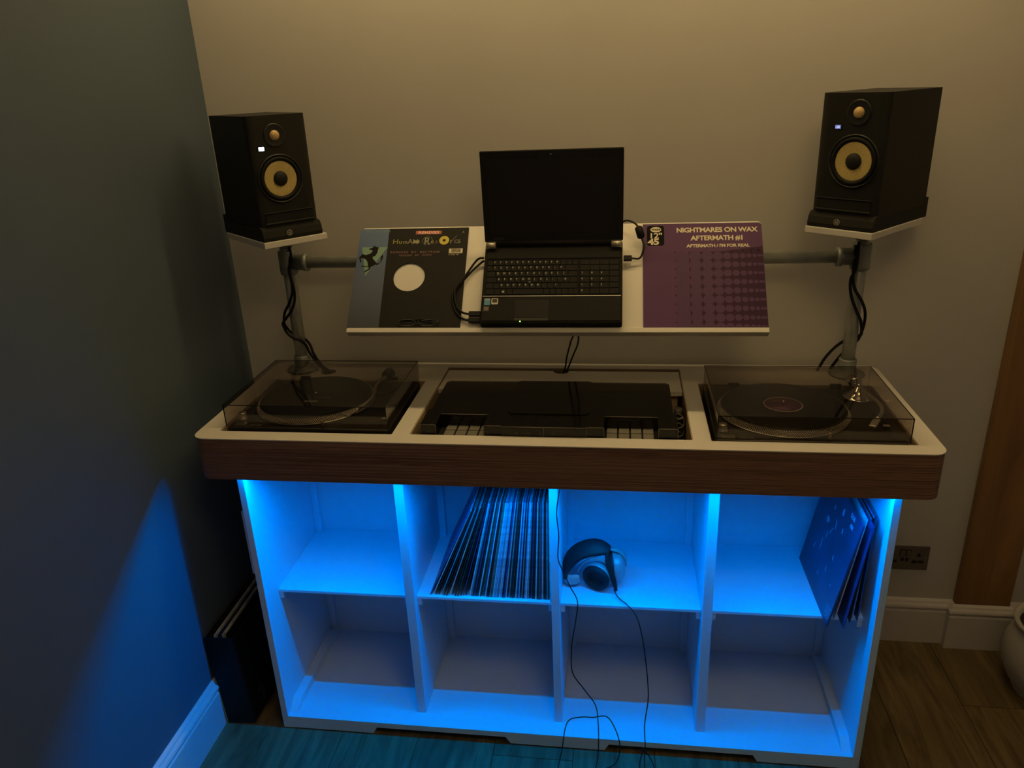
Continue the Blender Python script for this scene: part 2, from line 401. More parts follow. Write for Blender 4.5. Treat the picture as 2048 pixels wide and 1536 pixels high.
# ------------------------------------------------------------------ shelving cabinet
SZ = .462; SY = .100
DIVS = [(.514, .541), (.934, .957), (1.345, 1.372)]
def cabinet():
    t = thing('shelving_cabinet', 'white open shelving cabinet of eight compartments glowing blue under the desk', 'cabinet', (0, 0, 0))
    zt = .8825
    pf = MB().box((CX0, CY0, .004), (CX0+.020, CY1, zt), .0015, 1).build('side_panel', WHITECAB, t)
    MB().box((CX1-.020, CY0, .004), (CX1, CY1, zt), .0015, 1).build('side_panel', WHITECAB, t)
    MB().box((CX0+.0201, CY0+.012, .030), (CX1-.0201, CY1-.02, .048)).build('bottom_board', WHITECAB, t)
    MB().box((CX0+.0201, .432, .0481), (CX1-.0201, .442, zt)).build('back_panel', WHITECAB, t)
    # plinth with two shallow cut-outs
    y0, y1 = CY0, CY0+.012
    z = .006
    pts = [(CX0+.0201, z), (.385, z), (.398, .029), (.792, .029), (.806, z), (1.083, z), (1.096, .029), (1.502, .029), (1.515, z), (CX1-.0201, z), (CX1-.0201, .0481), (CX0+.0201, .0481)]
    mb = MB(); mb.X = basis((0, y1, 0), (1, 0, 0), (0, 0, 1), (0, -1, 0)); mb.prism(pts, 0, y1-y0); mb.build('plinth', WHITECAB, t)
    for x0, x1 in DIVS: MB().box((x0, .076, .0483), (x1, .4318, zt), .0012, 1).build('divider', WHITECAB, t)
    xs = [CX0+.020]+[v for d in DIVS for v in d]+[CX1-.020]
    for i in range(4):
        a, b = xs[2*i]+.0002, xs[2*i+1]-.0002
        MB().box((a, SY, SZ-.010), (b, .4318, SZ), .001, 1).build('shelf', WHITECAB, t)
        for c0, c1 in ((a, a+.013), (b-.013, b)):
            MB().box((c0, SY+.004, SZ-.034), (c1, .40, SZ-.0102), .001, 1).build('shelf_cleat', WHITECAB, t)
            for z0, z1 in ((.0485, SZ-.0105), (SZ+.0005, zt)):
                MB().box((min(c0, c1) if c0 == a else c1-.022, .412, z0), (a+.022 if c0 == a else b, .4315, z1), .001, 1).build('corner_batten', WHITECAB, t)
    for s, xa in ((1, CX0+.0203), (-1, CX1-.0203)):
        pts = [(.40, .0483), (.040, .0483), (.075, .074), (.40, .074)]
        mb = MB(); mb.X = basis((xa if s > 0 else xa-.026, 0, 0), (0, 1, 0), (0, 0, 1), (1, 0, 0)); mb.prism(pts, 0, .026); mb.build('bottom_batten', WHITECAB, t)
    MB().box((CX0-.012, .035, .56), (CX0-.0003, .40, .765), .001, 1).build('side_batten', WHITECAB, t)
    for x in (.16, .9, 1.7):
        for y in (.06, .42): MB().cyl((x, y, 0), (x, y, .0298), .016, 12).build('foot', BLACKM, t)
cabinet()
def led():
    t = thing('led_strip', 'slim blue led strip recessed under the front edge of the desk', 'light strip', (0, 0, 0))
    MB().box((.118, .0100, .8912), (1.770, .0290, .8928)).build('channel', ALU, t)
led()

# ------------------------------------------------------------------ pipe stand
PL, PR, PY = .115, 1.767, .510
SZB = 1.462   # top of speaker boards
LS = dict(o=(.175, .250), a=math.radians(48.4)); RS = dict(o=(1.587, .376), a=math.radians(-42))
def pipes():
    t = thing('pipe_stand', 'galvanised pipe frame on the desk carrying both speaker shelves', 'stand', (0, 0, 0))
    r = .0185
    for x, s in ((PL, 1), (PR, -1)):
        MB().cyl((x, PY, H+.012), (x, PY, SZB-.032), r, 32).build('upright_pipe', GALV, t)
        MB().lathe([(.048, 0), (.050, .003), (.048, .008), (.030, .011), (.0245, .016), (.0245, .046), (.0225, .050), (.0188, .050)], (x, PY, H+.0004), seg=36).build('base_flange', CAST, t)
        mb = MB(); mb.lathe([(.0188, -.035), (.0245, -.035), (.026, -.028), (.026, .030), (.0245, .037), (.0188, .037)], (x, PY, 1.35), seg=32)
        mb.lathe([(.0235, 0), (.0235, .046), (.0265, .047), (.0265, .060), (.0188, .060)], (x+s*.004, PY, 1.35), (s, 0, 0), 32)
        mb.build('tee_fitting', CAST, t)
        MB().lathe([(.0248, 0), (.0255, .003), (.0255, .036), (.034, .040), (.034, .0425)], (x, PY, SZB-.0175-.043), seg=32).build('top_collar', CAST, t)
    MB().cyl((PL+.02, PY, 1.35), (PR-.02, PY, 1.35), .0175, 32).build('cross_pipe', GALV, t)
    for q in (LS, RS):
        ox, oy = q['o']; a = q['a']
        mb = MB(); mb.X = Matrix.Translation((ox, oy, SZB)) @ Matrix.Rotation(a, 4, 'Z')
        x0, x1 = (-.002, .184) if q is LS else (-.004, .172); dy = .252 if q is LS else .272
        mb.box((x0, -.003, -.0175), (x1, dy, -.0002), .002, 2); mb.build('speaker_shelf', WHITE, t)
pipes()

# ------------------------------------------------------------------ tilted laptop shelf
SO = Vector((.3767, .2488, 1.2247)); SA = .8073; SYW = .0068
SXv = Vector((math.cos(SYW), math.sin(SYW), 0)); Yh = Vector((-math.sin(SYW), math.cos(SYW), 0))
STv = Yh*math.cos(SA)+Vector((0, 0, math.sin(SA))); SNv = -Yh*math.sin(SA)+Vector((0, 0, math.cos(SA)))
SB = basis(SO, SXv, STv, SNv)     # local frame of the board: x along, y up the slope, z off the face
SW = 1.1138
def laptop_shelf():
    t = thing('laptop_shelf', 'white tilted board with a front lip on the pipe frame behind the desk', 'shelf', (0, 0, 0))
    mb = MB(); mb.X = SB; mb.prism(rrect(0, -.002, SW, .321, .010, 4), -.015, -.0002, .001); mb.build('board', WHITE, t)
    mb = MB(); mb.X = SB; mb.box((0, -.0165, -.015), (SW, -.0022, .009), .0015, 2); mb.build('lip', WHITE, t)
    for x in (.20, SW-.2):
        p = SO+SXv*x
        # bracket: sleeve around the cross pipe and an arm to the board
        c = Vector((p.x, PY, 1.35)); d = (c-SO).dot(SNv); foot = c-SNv*(d+.0155)
        mb = MB(); mb.lathe([(.0180, -.02), (.0225, -.02), (.0225, .02), (.0180, .02)], c, (1, 0, 0), 24, cap=False); mb.cyl(c-(c-foot).normalized()*.022, foot, .012, 16); mb.build('bracket', CAST, t)
laptop_shelf()

def sleeve_left():
    t = thing('record_sleeve', 'black and blue record sleeve with a horse emblem and round die-cut hole', 'record sleeve', (0, 0, 0))
    def add(name, fn, m):
        mb = MB(); mb.X = SB @ Matrix.Translation((-.002, 0, 0)); fn(mb); return mb.build(name, m, t)
    S = .315; cx, cy = .158, .157
    add('sleeve', lambda b: b.holed([(0, .0005), (S, .0005), (S, S), (.006, S), (0, S-.006)], [circ(cx, cy, .045, 48)], .0003, .0042), mat('sleeve_black', (.010, .009, .008), .6, spec=.2))
    bl = bpy.data.materials.new('blue_print_fade'); bl.use_nodes = True; nt = bl.node_tree; b = nt.nodes['Principled BSDF']; b.inputs['Roughness'].default_value = .45
    tc = nt.nodes.new('ShaderNodeTexCoord'); sp = nt.nodes.new('ShaderNodeSeparateXYZ'); mr = nt.nodes.new('ShaderNodeMapRange'); cr = nt.nodes.new('ShaderNodeValToRGB')
    nt.links.new(tc.outputs['Object'], sp.inputs[0]); nt.links.new(sp.outputs['Z'], mr.inputs[0]); mr.inputs[1].default_value = SO.z; mr.inputs[2].default_value = SO.z+S*math.sin(SA)
    nt.links.new(mr.outputs[0], cr.inputs[0]); nt.links.new(cr.outputs[0], b.inputs['Base Color'])
    cr.color_ramp.elements[0].color = (.040, .050, .075, 1); cr.color_ramp.elements[1].color = (.050, .105, .25, 1); cr.color_ramp.elements[1].position = .85
    e = cr.color_ramp.elements.new(.45); e.color = (.065, .085, .165, 1)
    add('blue_band', lambda b: b.prism([(0, .001), (.090, .001), (.084, S-.001), (.006, S-.001), (.0, S-.007)], .0042, .0045), bl)
    G = mat('green_print', (.17, .30, .24), .6); K = mat('horse_black', (.009, .007, .007), .7, spec=.15); TEAL = mat('teal_print', (.09, .22, .28), .5)
    def em(x, y):   # pixels of the emblem drawing (unit 1/1280 of a 100 px crop) to sleeve metres
        return (.0085+(x-300)*.000128, .2550-(y-390)*.0001235)
    tri = [em(315, 395), em(905, 395), em(480, 1150)]
    add('green_triangle', lambda b: b.prism(tri[::-1], .0045, .0047), G)
    horse = [(480, 440), (560, 410), (580, 375), (615, 370), (640, 390), (700, 400), (680, 560), (640, 640), (600, 640), (590, 690), (660, 770), (700, 830), (760, 820), (790, 740), (775, 660), (810, 600), (830, 650), (815, 740), (770, 820), (710, 880), (690, 850), (610, 900), (580, 930), (570, 980), (450, 1070), (450, 1030), (540, 960), (530, 930), (360, 905), (360, 880), (450, 895), (510, 910), (500, 830), (480, 770), (430, 710), (340, 680), (320, 680), (350, 790), (330, 800), (285, 690), (290, 650), (350, 575), (430, 605), (520, 570), (560, 530), (565, 480), (490, 465)]
    add('horse_print', lambda b: b.prism([em(*p) for p in horse][::-1], .0047, .0049), K)
    base = SB @ Matrix.Translation((-.002, 0, .0045))
    Yl = mat('yellow_print', (.30, .28, .07), .5); R = mat('red_print', (.38, .06, .05), .5); PK = mat('pink_print', (.85, .55, .48), .5); GR = mat('grey_print', (.25, .24, .18), .5); DR = mat('dull_red_print', (.16, .06, .06), .5)
    text('R & S  RECORDS', .0085, TEAL, t, base @ Matrix.Translation((.018, .3035, 0)), 'label_lettering', sx=1.15)
    add('red_banner', lambda b: b.box((.163, .2945, .0042), (.238, .3055, .0046)), R)
    text('REMIXES', .0115, PK, t, base @ Matrix.Translation((.2005, .2960, .0002)), 'banner_lettering', .0003, 1.35, 'CENTER', spacing=1.05)
    y = .264
    text('H', .022, Yl, t, base @ Matrix.Translation((.098, y, 0)), 'title_lettering', sx=1.1)
    text('u', .020, Yl, t, base @ Matrix.Translation((.116, y, 0)), 'title_lettering')
    text('m', .018, Yl, t, base @ Matrix.Translation((.128, y, 0)), 'title_lettering')
    text('A', .022, GR, t, base @ Matrix.Translation((.142, y, 0)), 'title_lettering')
    text('N', .022, GR, t, base @ Matrix.Translation((.156, y-.001, 0)), 'title_lettering', .0002)
    add('yellow_bar', lambda b: b.box((.160, .2655, .0042), (.176, .2745, .0046)), Yl)
    text('R', .034, GR, t, base @ Matrix.Translation((.189, y-.004, 0)), 'title_lettering', .0002, .9)
    add('swash', lambda b: b.tube([(.203, .288, .0046), (.190, .283, .0046), (.185, .270, .0046), (.194, .262, .0046), (.208, .264, .0046), (.213, .275, .0046), (.207, .285, .0046), (.198, .279, .0046)], .0006, 6), GR)
    text('e', .020, Yl, t, base @ Matrix.Translation((.209, y, 0)), 'title_lettering')
    text('s', .020, DR, t, base @ Matrix.Translation((.222, y, 0)), 'title_lettering')
    add('yellow_ring', lambda b: b.holed(circ(.2475, .2735, .0142, 28), [circ(.2475, .2735, .0045, 16)], .0042, .0047), mat('bright_yellow_print', (.55, .46, .04), .5))
    text('r', .022, GR, t, base @ Matrix.Translation((.264, y, 0)), 'title_lettering', sx=.8)
    add('swash', lambda b: b.tube([(.266, .262, .0046), (.272, .275, .0046), (.283, .288, .0046)], .0007, 6), GR)
    text('CE', .016, GR, t, base @ Matrix.Translation((.276, y, 0)), 'title_lettering')
    text('REMIXES  BY  BELTRAM', .0088, DR, t, base @ Matrix.Translation((.095, .2335, 0)), 'credit_lettering', .0002, 1.35, spacing=1.18)
    text('OCEAN  BY  WOIT', .0075, DR, t, base @ Matrix.Translation((.122, .2235, 0)), 'credit_lettering', .0002, 1.3, spacing=1.18)
    add('barcode_label', lambda b: b.box((.264, .231, .0042), (.303, .246, .0045)), CREAM)
    def bars(b):
        x = .271
        rr = random.Random(3)
        while x < .297:
            w2 = rr.choice([.0006, .0010, .0015]); b.box((x, .2335, .0045), (x+w2, .2450, .0047)); x += w2+rr.choice([.0007, .0011])
    o = add('barcode_bars', bars, K); o['kind'] = 'stuff'
    text('5 4121 07', .006, CREAM, t, base @ Matrix.Translation((.264, .2245, 0)), 'barcode_lettering', sx=1.2)
    text('A', .010, GR, t, base @ Matrix.Translation((.297, .2965, 0)), 'corner_lettering')
sleeve_left()

def sleeve_right():
    t = thing('record_sleeve', 'purple record sleeve with dotted print and cream lettering on the white shelf', 'record sleeve', (0, 0, 0))
    OX = .7985
    base = SB @ Matrix.Translation((OX, 0, 0))
    def add(name, fn, m, kind=None):
        mb = MB(); mb.X = base; fn(mb); o = mb.build(name, m, t)
        if kind: o['kind'] = kind
        return o
    S = .315
    P1 = mat('sleeve_purple', (.090, .034, .115), .55, noise=.03, spec=.2); P0 = mat('print_dark_purple', (.034, .006, .040), .55, spec=.2); PM = mat('print_mid_purple', (.078, .034, .105), .55, spec=.2)
    add('sleeve', lambda b: b.prism([(0, .0005), (S, .0005), (S, S-.006), (S-.006, S), (0, S)], .0003, .0042), P1)
    pitch = .0262; y0 = .028
    add('dark_field', lambda b: b.prism([(.121, .001), (S-.001, .001), (S-.001, .240), (.200, .225), (.121, .225)], .0042, .0044), P0)
    xs = [(.1025, .0172), (.1375, .0165), (.1690, .0152), (.1965, .0128), (.2205, .0108), (.2420, .0092), (.2610, .0078), (.2775, .0064), (.2915, .0053), (.3030, .0044), (.3100, .0038)]
    def dots(b):
        for r in range(-1, 8):
            for i, (x, rad) in enumerate(xs):
                c = [(px, min(max(py, .0012), S)) for px, py in circ(x, y0+r*pitch, rad, 18)]
                c = [(min(px, S-.0012), py) for px, py in c]
                b.prism(c, .0043, (.0046, .0048, .0047)[i % 3]+.00004*(r % 2))
        for r in range(3):
            for x in (.235, .262, .285, .303): b.prism(circ(x, y0+(8+r)*pitch*.95, .0030, 10), .0042, .0044)
    add('dot_print', dots, PM, 'stuff')
    def dia(b):
        for r in range(9):
            y = y0-pitch/2+r*pitch
            q = .0042; b.prism([(.085-q, y), (.085-q*.25, y-q*.3), (.085, y-q), (.085+q*.25, y-q*.3), (.085+q, y), (.085+q*.25, y+q*.3), (.085, y+q), (.085-q*.25, y+q*.3)], .0042, .0044)
    add('diamond_print', dia, P0, 'stuff')
    for s, sz, x, y, bo in (('NIGHTMARES ON WAX', .0205, .1965, .2865, .0006), ('AFTERMATH #1', .0205, .1975, .2610, .0006), ('AFTERMATH / I\'M FOR REAL', .0130, .1985, .2395, .0004)):
        text(s, sz, CREAM, t, base @ Matrix.Translation((x, y, .0045)), 'title_lettering', bo, {.0205: 1.02, .0130: 1.08}[sz], 'CENTER', spacing=.94)
    K = mat('badge_black', (.005, .005, .005), .7, spec=.1)
    add('badge', lambda b: b.prism(rrect(.011, .246, .057, .309, .007), .0042, .0045), K)
    add('speech_bubble', lambda b: b.prism(circ(.035, .2965, .0145, 24, .0085), .0045, .0047), CREAM)
    text('WARP', .0085, K, t, base @ Matrix.Translation((.0355, .2935, .0047)), 'badge_lettering', .0003, 1.0, 'CENTER')
    text('12"', .0235, CREAM, t, base @ Matrix.Translation((.0155, .2690, .0045)), 'badge_lettering', .0004, 1.25, spacing=.9)
    text('45', .0250, CREAM, t, base @ Matrix.Translation((.0135, .2495, .0045)), 'badge_lettering', .0010, 1.25, spacing=.95)
sleeve_right()

# ------------------------------------------------------------------ glasses on the lip
def glasses():
    t = thing('spectacles', 'folded black spectacles lying on the shelf lip before the black sleeve', 'glasses', (0, 0, 0))
    def P(x, y, z): return SB @ Vector((x, y, z))
    for s, cx in ((-1, .168), (1, .226)):
        pts = [P(cx+.025*math.cos(a), .0115+.0085*math.sin(a), .0095+.0015*math.sin(a)) for a in [2*math.pi*k/14 for k in range(14)]]
        MB().tube(pts, .0013, 6, 3, True).build('rim', BLACKG, t)
        mb = MB(); mb.X = SB; mb.prism([(cx+.0235*math.cos(a), .0115+.0075*math.sin(a)) for a in [2*math.pi*k/20 for k in range(20)]], .0090, .0098); mb.build('lens', CLEAR, t)
    MB().tube([P(.192, .013, .0095), (P(.197, .016, .011)), P(.202, .013, .0095)], .0015, 6).build('bridge', BLACKG, t)
    MB().tube([P(.142, .014, .0085), P(.15, .020, .0065), P(.20, .0215, .0062), P(.235, .014, .0062)], .0014, 6).build('temple', BLACKG, t)
    MB().tube([P(.252, .014, .0085), P(.244, .023, .0068), P(.20, .0235, .0078), P(.16, .020, .0062)], .0014, 6).build('temple', BLACKG, t)
glasses()

# ------------------------------------------------------------------ laptop
LAPM = mat('laptop_matte', (.008, .0075, .007), .65, bump=.15, bscale=700, spec=.15)
def laptop():
    t = thing('laptop', 'open black laptop with a dark screen standing on the white shelf', 'laptop', (0, 0, 0))
    LX = .3697; LW = .374; LD = .248; TH = .030
    base = SB @ Matrix.Translation((LX, .0008, .0003))
    def add(name, fn, m, parent=t):
        mb = MB(); mb.X = base; fn(mb); return mb.build(name, m, parent)
    add('base', lambda b: b.box((0, 0, 0), (LW, LD, TH-.002), .004, 2), LAPM)
    add('palm_rest', lambda b: b.box((.004, .006, TH-.002), (LW-.004, .077, TH), .001, 1), mat('palm_rest_plastic', (.009, .008, .007), .6, bump=.05, spec=.15))
    add('trim_line', lambda b: b.box((.004, .0785, TH-.002), (LW-.004, .0805, TH+.0004)), ALU)
    kb = add('keyboard', lambda b: b.box((.008, .083, TH-.002), (LW-.006, .192, TH-.0005)), BLACKG)
    add('speaker_panel', lambda b: b.box((.008, .194, TH-.002), (LW-.006, .236, TH-.0002), .001, 1), LAPM)
    add('touchpad', lambda b: b.box((.092, .016, TH-.0004), (.182, .068, TH+.0003)), mat('touchpad_plastic', (.014, .013, .012), .25))
    add('touchpad_button', lambda b: b.box((.092, .0062, TH-.001), (.182, .0145, TH+.0004), .0005, 1), BLACK)
    add('power_led', lambda b: b.lathe([(.0018, 0), (.0016, .0006), (0, .001)], (.108, .0045, TH-.0003), seg=12), mat('green_led', (.1, .6, .1), .4, emit=(.25, 1, .12), estr=5))
    KEY = mat('key_plastic', (.009, .0085, .008), .6, spec=.15)
    LEG = mat('key_legend', (.40, .38, .33), .5)
    legs = []
    def key(x, y, w2, h2, ch=None):
        k = add('key', lambda b: b.box((x, y, TH-.0005), (x+w2-.0013, y+h2-.0013, TH+.0012), .0006, 1), KEY, kb)
        if ch: legs.append((ch, x+.003, y+h2*.45))
    u = .0163; x0 = .0105; h = .0178; ys = [.0845+i*h for i in range(6)]
    rows = [
        (5, [(1, None)]*1, ), ]
    x = x0
    for i in range(16): key(x, ys[5], .99*u*15.1/16 if i else .99*u, .0145, 'F' if 0 < i < 13 else None); x += u*15.1/16
    x = x0
    for ch, w2 in zip(['`']+list('1234567890')+['-', '='], [1]*13): key(x, ys[4], w2*u, h, ch); x += w2*u
    key(x, ys[4], 2.1*u, h, None)
    x = x0; key(x, ys[3], 1.5*u, h); x += 1.5*u
    for ch in 'QWERTYUIOP[]': key(x, ys[3], u, h, ch); x += u
    key(x, ys[3], 1.6*u, h)
    x = x0; key(x, ys[2], 1.75*u, h); x += 1.75*u
    for ch in "ASDFGHJKL;'#": key(x, ys[2], u, h, ch); x += u
    key(x, ys[2], 1.35*u, h)
    x = x0; key(x, ys[1], 1.25*u, h); x += 1.25*u; key(x, ys[1], u, h); x += u
    for ch in 'ZXCVBNM,./': key(x, ys[1], u, h, ch); x += u
    key(x, ys[1], 2.85*u, h)
    x = x0
    for w2 in (1.5, 1, 1, 1, 5.1, 1, 1, 1, 1, .83, .83): key(x, ys[0], w2*u, h); x += w2*u
    xn = x0+15.25*u+.004
    nu = (LW-.0085-xn)/4
    for r in range(6):
        for c in range(4):
            ch = {4: '', 3: '789', 2: '456', 1: '123', 0: '0'}.get(r, '')
            key(xn+c*nu, ys[r], nu, h if r < 5 else .0145, ch[c] if c < len(ch) else None)
    # all key legends, joined
    bm = bmesh.new()
    cache = {}
    for ch, lx, ly in legs:
        if ch not in cache:
            o = text(ch, .0075, LEG, None, Matrix.Identity(4), 'tmp', .0002, .9, extrude=.0001); cache[ch] = o.data.copy(); d = o.data; bpy.data.objects.remove(o); bpy.data.meshes.remove(d)
        me = cache[ch].copy(); me.transform(base @ Matrix.Translation((lx, ly, TH+.0013))); bm.from_mesh(me); bpy.data.meshes.remove(me)
    me = bpy.data.meshes.new('key_legends'); bm.to_mesh(me); bm.free(); me.materials.clear()
    o = link('key_legends', me, LEG, t); o['kind'] = 'stuff'
    add('windows_key_mark', lambda b: b.box((x0+2.75*u, ys[0]+.005, TH+.0012), (x0+2.75*u+.0055, ys[0]+.0105, TH+.0014)), LEG)
    add('trackpoint', lambda b: b.lathe([(.003, 0), (.0032, .0015), (0, .002)], (x0+7.2*u, ys[2], TH+.001), seg=12), mat('trackpoint_rubber', (.12, .12, .12), .7))
    # stickers
    add('blue_sticker', lambda b: b.box((.009, .053, TH), (.025, .073, TH+.0003)), mat('sticker_blue', (.08, .26, .42), .35))
    add('blue_sticker_band', lambda b: b.box((.010, .066, TH+.0003), (.024, .072, TH+.0005)), mat('sticker_grey', (.25, .30, .34), .35))
    add('silver_sticker', lambda b: b.holed(rrect(.028, .055, .046, .073, .003), [rrect(.0305, .0600, .0435, .0710, .002)], TH, TH+.0003), mat('sticker_silver', (.55, .53, .48), .3))
    add('silver_sticker_centre', lambda b: b.prism(rrect(.0305, .0600, .0435, .0710, .002), TH, TH+.0003), K0)
    add('brown_sticker', lambda b: b.box((.008, .035, TH), (.023, .049, TH+.0003)), mat('sticker_brown', (.07, .05, .035), .4))
    for y in (.0385, .042, .0455): add('sticker_print', lambda b: b.box((.010, y, TH+.0003), (.021, y+.0009, TH+.0005)), LEG)
    # hinges and lid
    hz = TH-.006; hy = LD-.001
    for xa, xb in ((.004, .030), (LW-.030, LW-.002)):
        add('hinge_cap', lambda b: b.cyl((xa, hy-.014, hz+.0115), (xb, hy-.014, hz+.0115), .0095, 20), mat('hinge_silver', (.50, .46, .38), .35, .7))
    add('hinge_bar', lambda b: b.cyl((.030, hy-.006, hz+.008), (LW-.030, hy-.006, hz+.008), .0085, 20), LAPM)
    # lid stands nearly upright: frame hinged at the rear of the base
    th = -.0722
    up = (Vector((0, math.sin(th), math.cos(th)))).normalized()
    lo = (SB @ Vector((LX, .241, .033)))
    fr = up.cross(SXv)*-1      # towards the back
    back = SXv.cross(up)*-1
    if back.y < 0: back = -back
    LB = basis(lo, SXv, up, SXv.cross(up))  # z axis: towards the viewer
    if (SXv.cross(up)).y > 0: LB = basis(lo, SXv, up, SXv.cross(up))
    def addl(name, fn, m):
        mb = MB(); mb.X = LB; fn(mb); return mb.build(name, m, t)
    sg = 1 if SXv.cross(up).y < 0 else -1
    def bx(b, x0, y0, x1, y1, za, zb, bev=0): b.box((x0, y0, min(za*sg, zb*sg)), (x1, y1, max(za*sg, zb*sg)), bev, 2)
    addl('lid', lambda b: bx(b, -.001, .004, LW+.001, .247, -.009, 0, .003), LAPM)
    addl('bezel', lambda b: (bx(b, .001, .006, .015, .245, 0, .0012), bx(b, LW-.015, .006, LW-.001, .245, 0, .0012), bx(b, .015, .006, LW-.015, .026, 0, .0012), bx(b, .015, .227, LW-.015, .245, 0, .0012)), BLACKG)
    addl('screen', lambda b: bx(b, .015, .026, LW-.015, .227, 0, .0006), mat('dark_screen', (.011, .010, .009), .28))
    addl('webcam', lambda b: b.lathe([(.0018, .0012), (.0018, .0015), (0, .0015)], (LW/2, .236, 0), seg=10), ALU)
    text('TOSHIBA', .0065, mat('faint_grey_print', (.06, .06, .058), .4), t, LB @ Matrix.Translation((.022, .0125, .0013*sg)), 'bezel_lettering', sx=1.2)
K0 = mat('print_black', (.012, .011, .010), .4)
laptop()

# ------------------------------------------------------------------ speakers and isolation pads
def pad(q, label, wd, dp):
    t = thing('isolation_pad', label, 'speaker pad', (*q['o'], SZB), q['a'], 'speaker isolation pads')
    mb = MB()
    # side profile (y, z): sloped rounded nose, flat bed, raised rear lip
    prof = [(0, 0), (-.002, .010), (.002, .026), (.009, .036), (.020, .0385), (.032, .0365), (.036, .030), (dp-.016, .030), (dp-.014, .050), (dp, .050), (dp, 0)]
    mb.X = basis((0, 0, 0), (0, 1, 0), (0, 0, 1), (1, 0, 0)); mb.prism(prof[::-1], 0, wd); mb.build('foam_block', FOAM, t)
    c = (wd*.5-.012, -.0021, .017) if q is LS else (wd*.5-.006, -.0021, .017)
    G = mat('emblem_white', (.42, .40, .36), .5)
    mb = MB(); mb.X = basis(c, (1, 0, 0), (0, 0, 1), (0, -1, 0)); mb.holed(circ(0, 0, .0078, 24), [circ(0, 0, .0064, 24)], 0, .0006)
    mb.box((-.0035, -.0040, 0), (-.0022, .0042, .0006)); mb.box((-.0022, .0002, 0), (.0006, .0014, .0006)); mb.box((-.0003, -.0040, 0), (.0009, .0014, .0006)); mb.box((.0022, -.0075, 0), (.0034, .0052, .0006)); mb.box((.0010, .0040, 0), (.0024, .0052, .0006))
    mb.build('emblem', G, t)
    return t
def speaker(q, label, wd, dx, bright, dep):
    w_, d_, h_ = wd, dep, .288
    z0 = SZB+.0305
    off = Matrix.Rotation(q['a'], 4, 'Z') @ Vector((dx, .008, 0))
    t = thing('studio_speaker', label, 'speaker', (q['o'][0]+off.x, q['o'][1]+off.y, z0), q['a'], 'studio speakers')
    sh = -.011 if q is LS else .014
    wx, wz = w_/2+sh, h_*(.445 if q is LS else .46); tx, tz = w_/2+sh, h_*(.825 if q is LS else .845)
    # cabinet: rounded front edges, front face with recess holes
    pts = rrect(0, 0, w_, d_, .004, 2)
    R = .026
    pl = [(R+(-R)*math.cos(math.radians(a)), R*.55-R*.55*math.sin(math.radians(a))) for a in range(0, 91, 15)]
    pr = [(w_-p[0], p[1]) for p in pl[::-1]]
    pl = [(p[0], p[1]) for p in pl]
    outline = pl+pr+[(w_, d_), (0, d_)]
    mb = MB(); mb.prism(outline, 0, h_, .0025); mb.build('cabinet', SPK, t)
    def ring(name, m, prof, cx, cz, seg=48):
        mb = MB(); mb.lathe(prof, (cx, 0, cz), (0, -1, 0), seg, cap=False); return mb.build(name, m, t)
    ring('woofer_frame', BLACK, [(.0635, .0005), (.0625, .0040), (.0600, .0048), (.0585, .0020), (.0570, .0012)], wx, wz)
    ring('woofer_surround', RUB, [(.0572, .0010), (.0560, .0045), (.0520, .0068), (.0475, .0050), (.0450, .0012)], wx, wz)
    # sunken bowl drawn proud of a dark disc so that the cone reads concave
    ring('woofer_cone', YEL, [(.0452, .0022), (.0430, .0026), (.0300, .0014), (.0190, .0006)], wx, wz)
    ring('dust_cap', BLACKM, [(.0195, .0008), (.0185, .0040), (.0150, .0068), (.0080, .0088), (0, .0095)], wx, wz)
    ring('tweeter_waveguide', BLACK, [(.0300, .0004), (.0290, .0026), (.0265, .0022), (.0150, .0008), (.0135, .0008)], tx, tz)
    ring('tweeter_dome', TWT, [(.0132, .0006), (.0130, .0024), (.0100, .0058), (.0055, .0080), (0, .0088)], tx, tz, 32)
    # port slot with lips
    mb = MB(); mb.box((.016, -.0010, .018), (w_-.016, -.0002, .040), 0); mb.build('port_slot', mat('port_dark', (.003, .003, .003), .9), t)
    mb = MB(); mb.box((.012, -.0050, .011), (w_-.012, -.0001, .0175), .0022, 2); mb.build('port_lip', SPK, t)
    mb = MB(); mb.box((.012, -.0030, .0405), (w_-.012, -.0001, .0440), .0012, 2); mb.build('port_lip', SPK, t)
    # little display
    dxp, dzp = (w_/2-.052, h_*.715) if q is LS else (w_/2-.034, h_*.73)
    mb = MB(); mb.box((dxp-.010, -.0008, dzp-.006), (dxp+.010, -.0001, dzp+.007)); mb.build('display_bezel', BLACKG, t)
    em = mat('display_lit_%s' % ('white' if bright > 3 else 'blue'), (.5, .5, .5), .5, emit=(.85, .92, 1.0) if bright > 3 else (.36, .42, .85), estr=bright)
    if bright > 3:
        mb = MB(); mb.box((dxp-.0072, -.0014, dzp-.0042), (dxp+.0072, -.0008, dzp+.0052), .0008, 1); mb.build('display', em, t)
    else:
        d0 = MB().box((dxp-.0072, -.0012, dzp-.0042), (dxp+.0072, -.0008, dzp+.0052)).build('display', mat('display_dim', (.05, .05, .08), .4, emit=(.3, .36, .8), estr=.35), t)
        text('1.00', .0082, em, t, basis((dxp-.0070, -.0013, dzp-.0025), (1, 0, 0), (0, 0, 1), (0, -1, 0)), 'display_digits', .0002, .82)
pad(LS, 'black foam pad under the left studio speaker', .172, .262)
pad(RS, 'black foam pad under the right studio speaker', .170, .290)
speaker(LS, 'black studio speaker with bright white display on the left pipe, by the slate wall', .168, .002, 6, .238)
speaker(RS, 'black studio speaker with dim blue display on the right pipe', .168, .001, 1.4, .268)

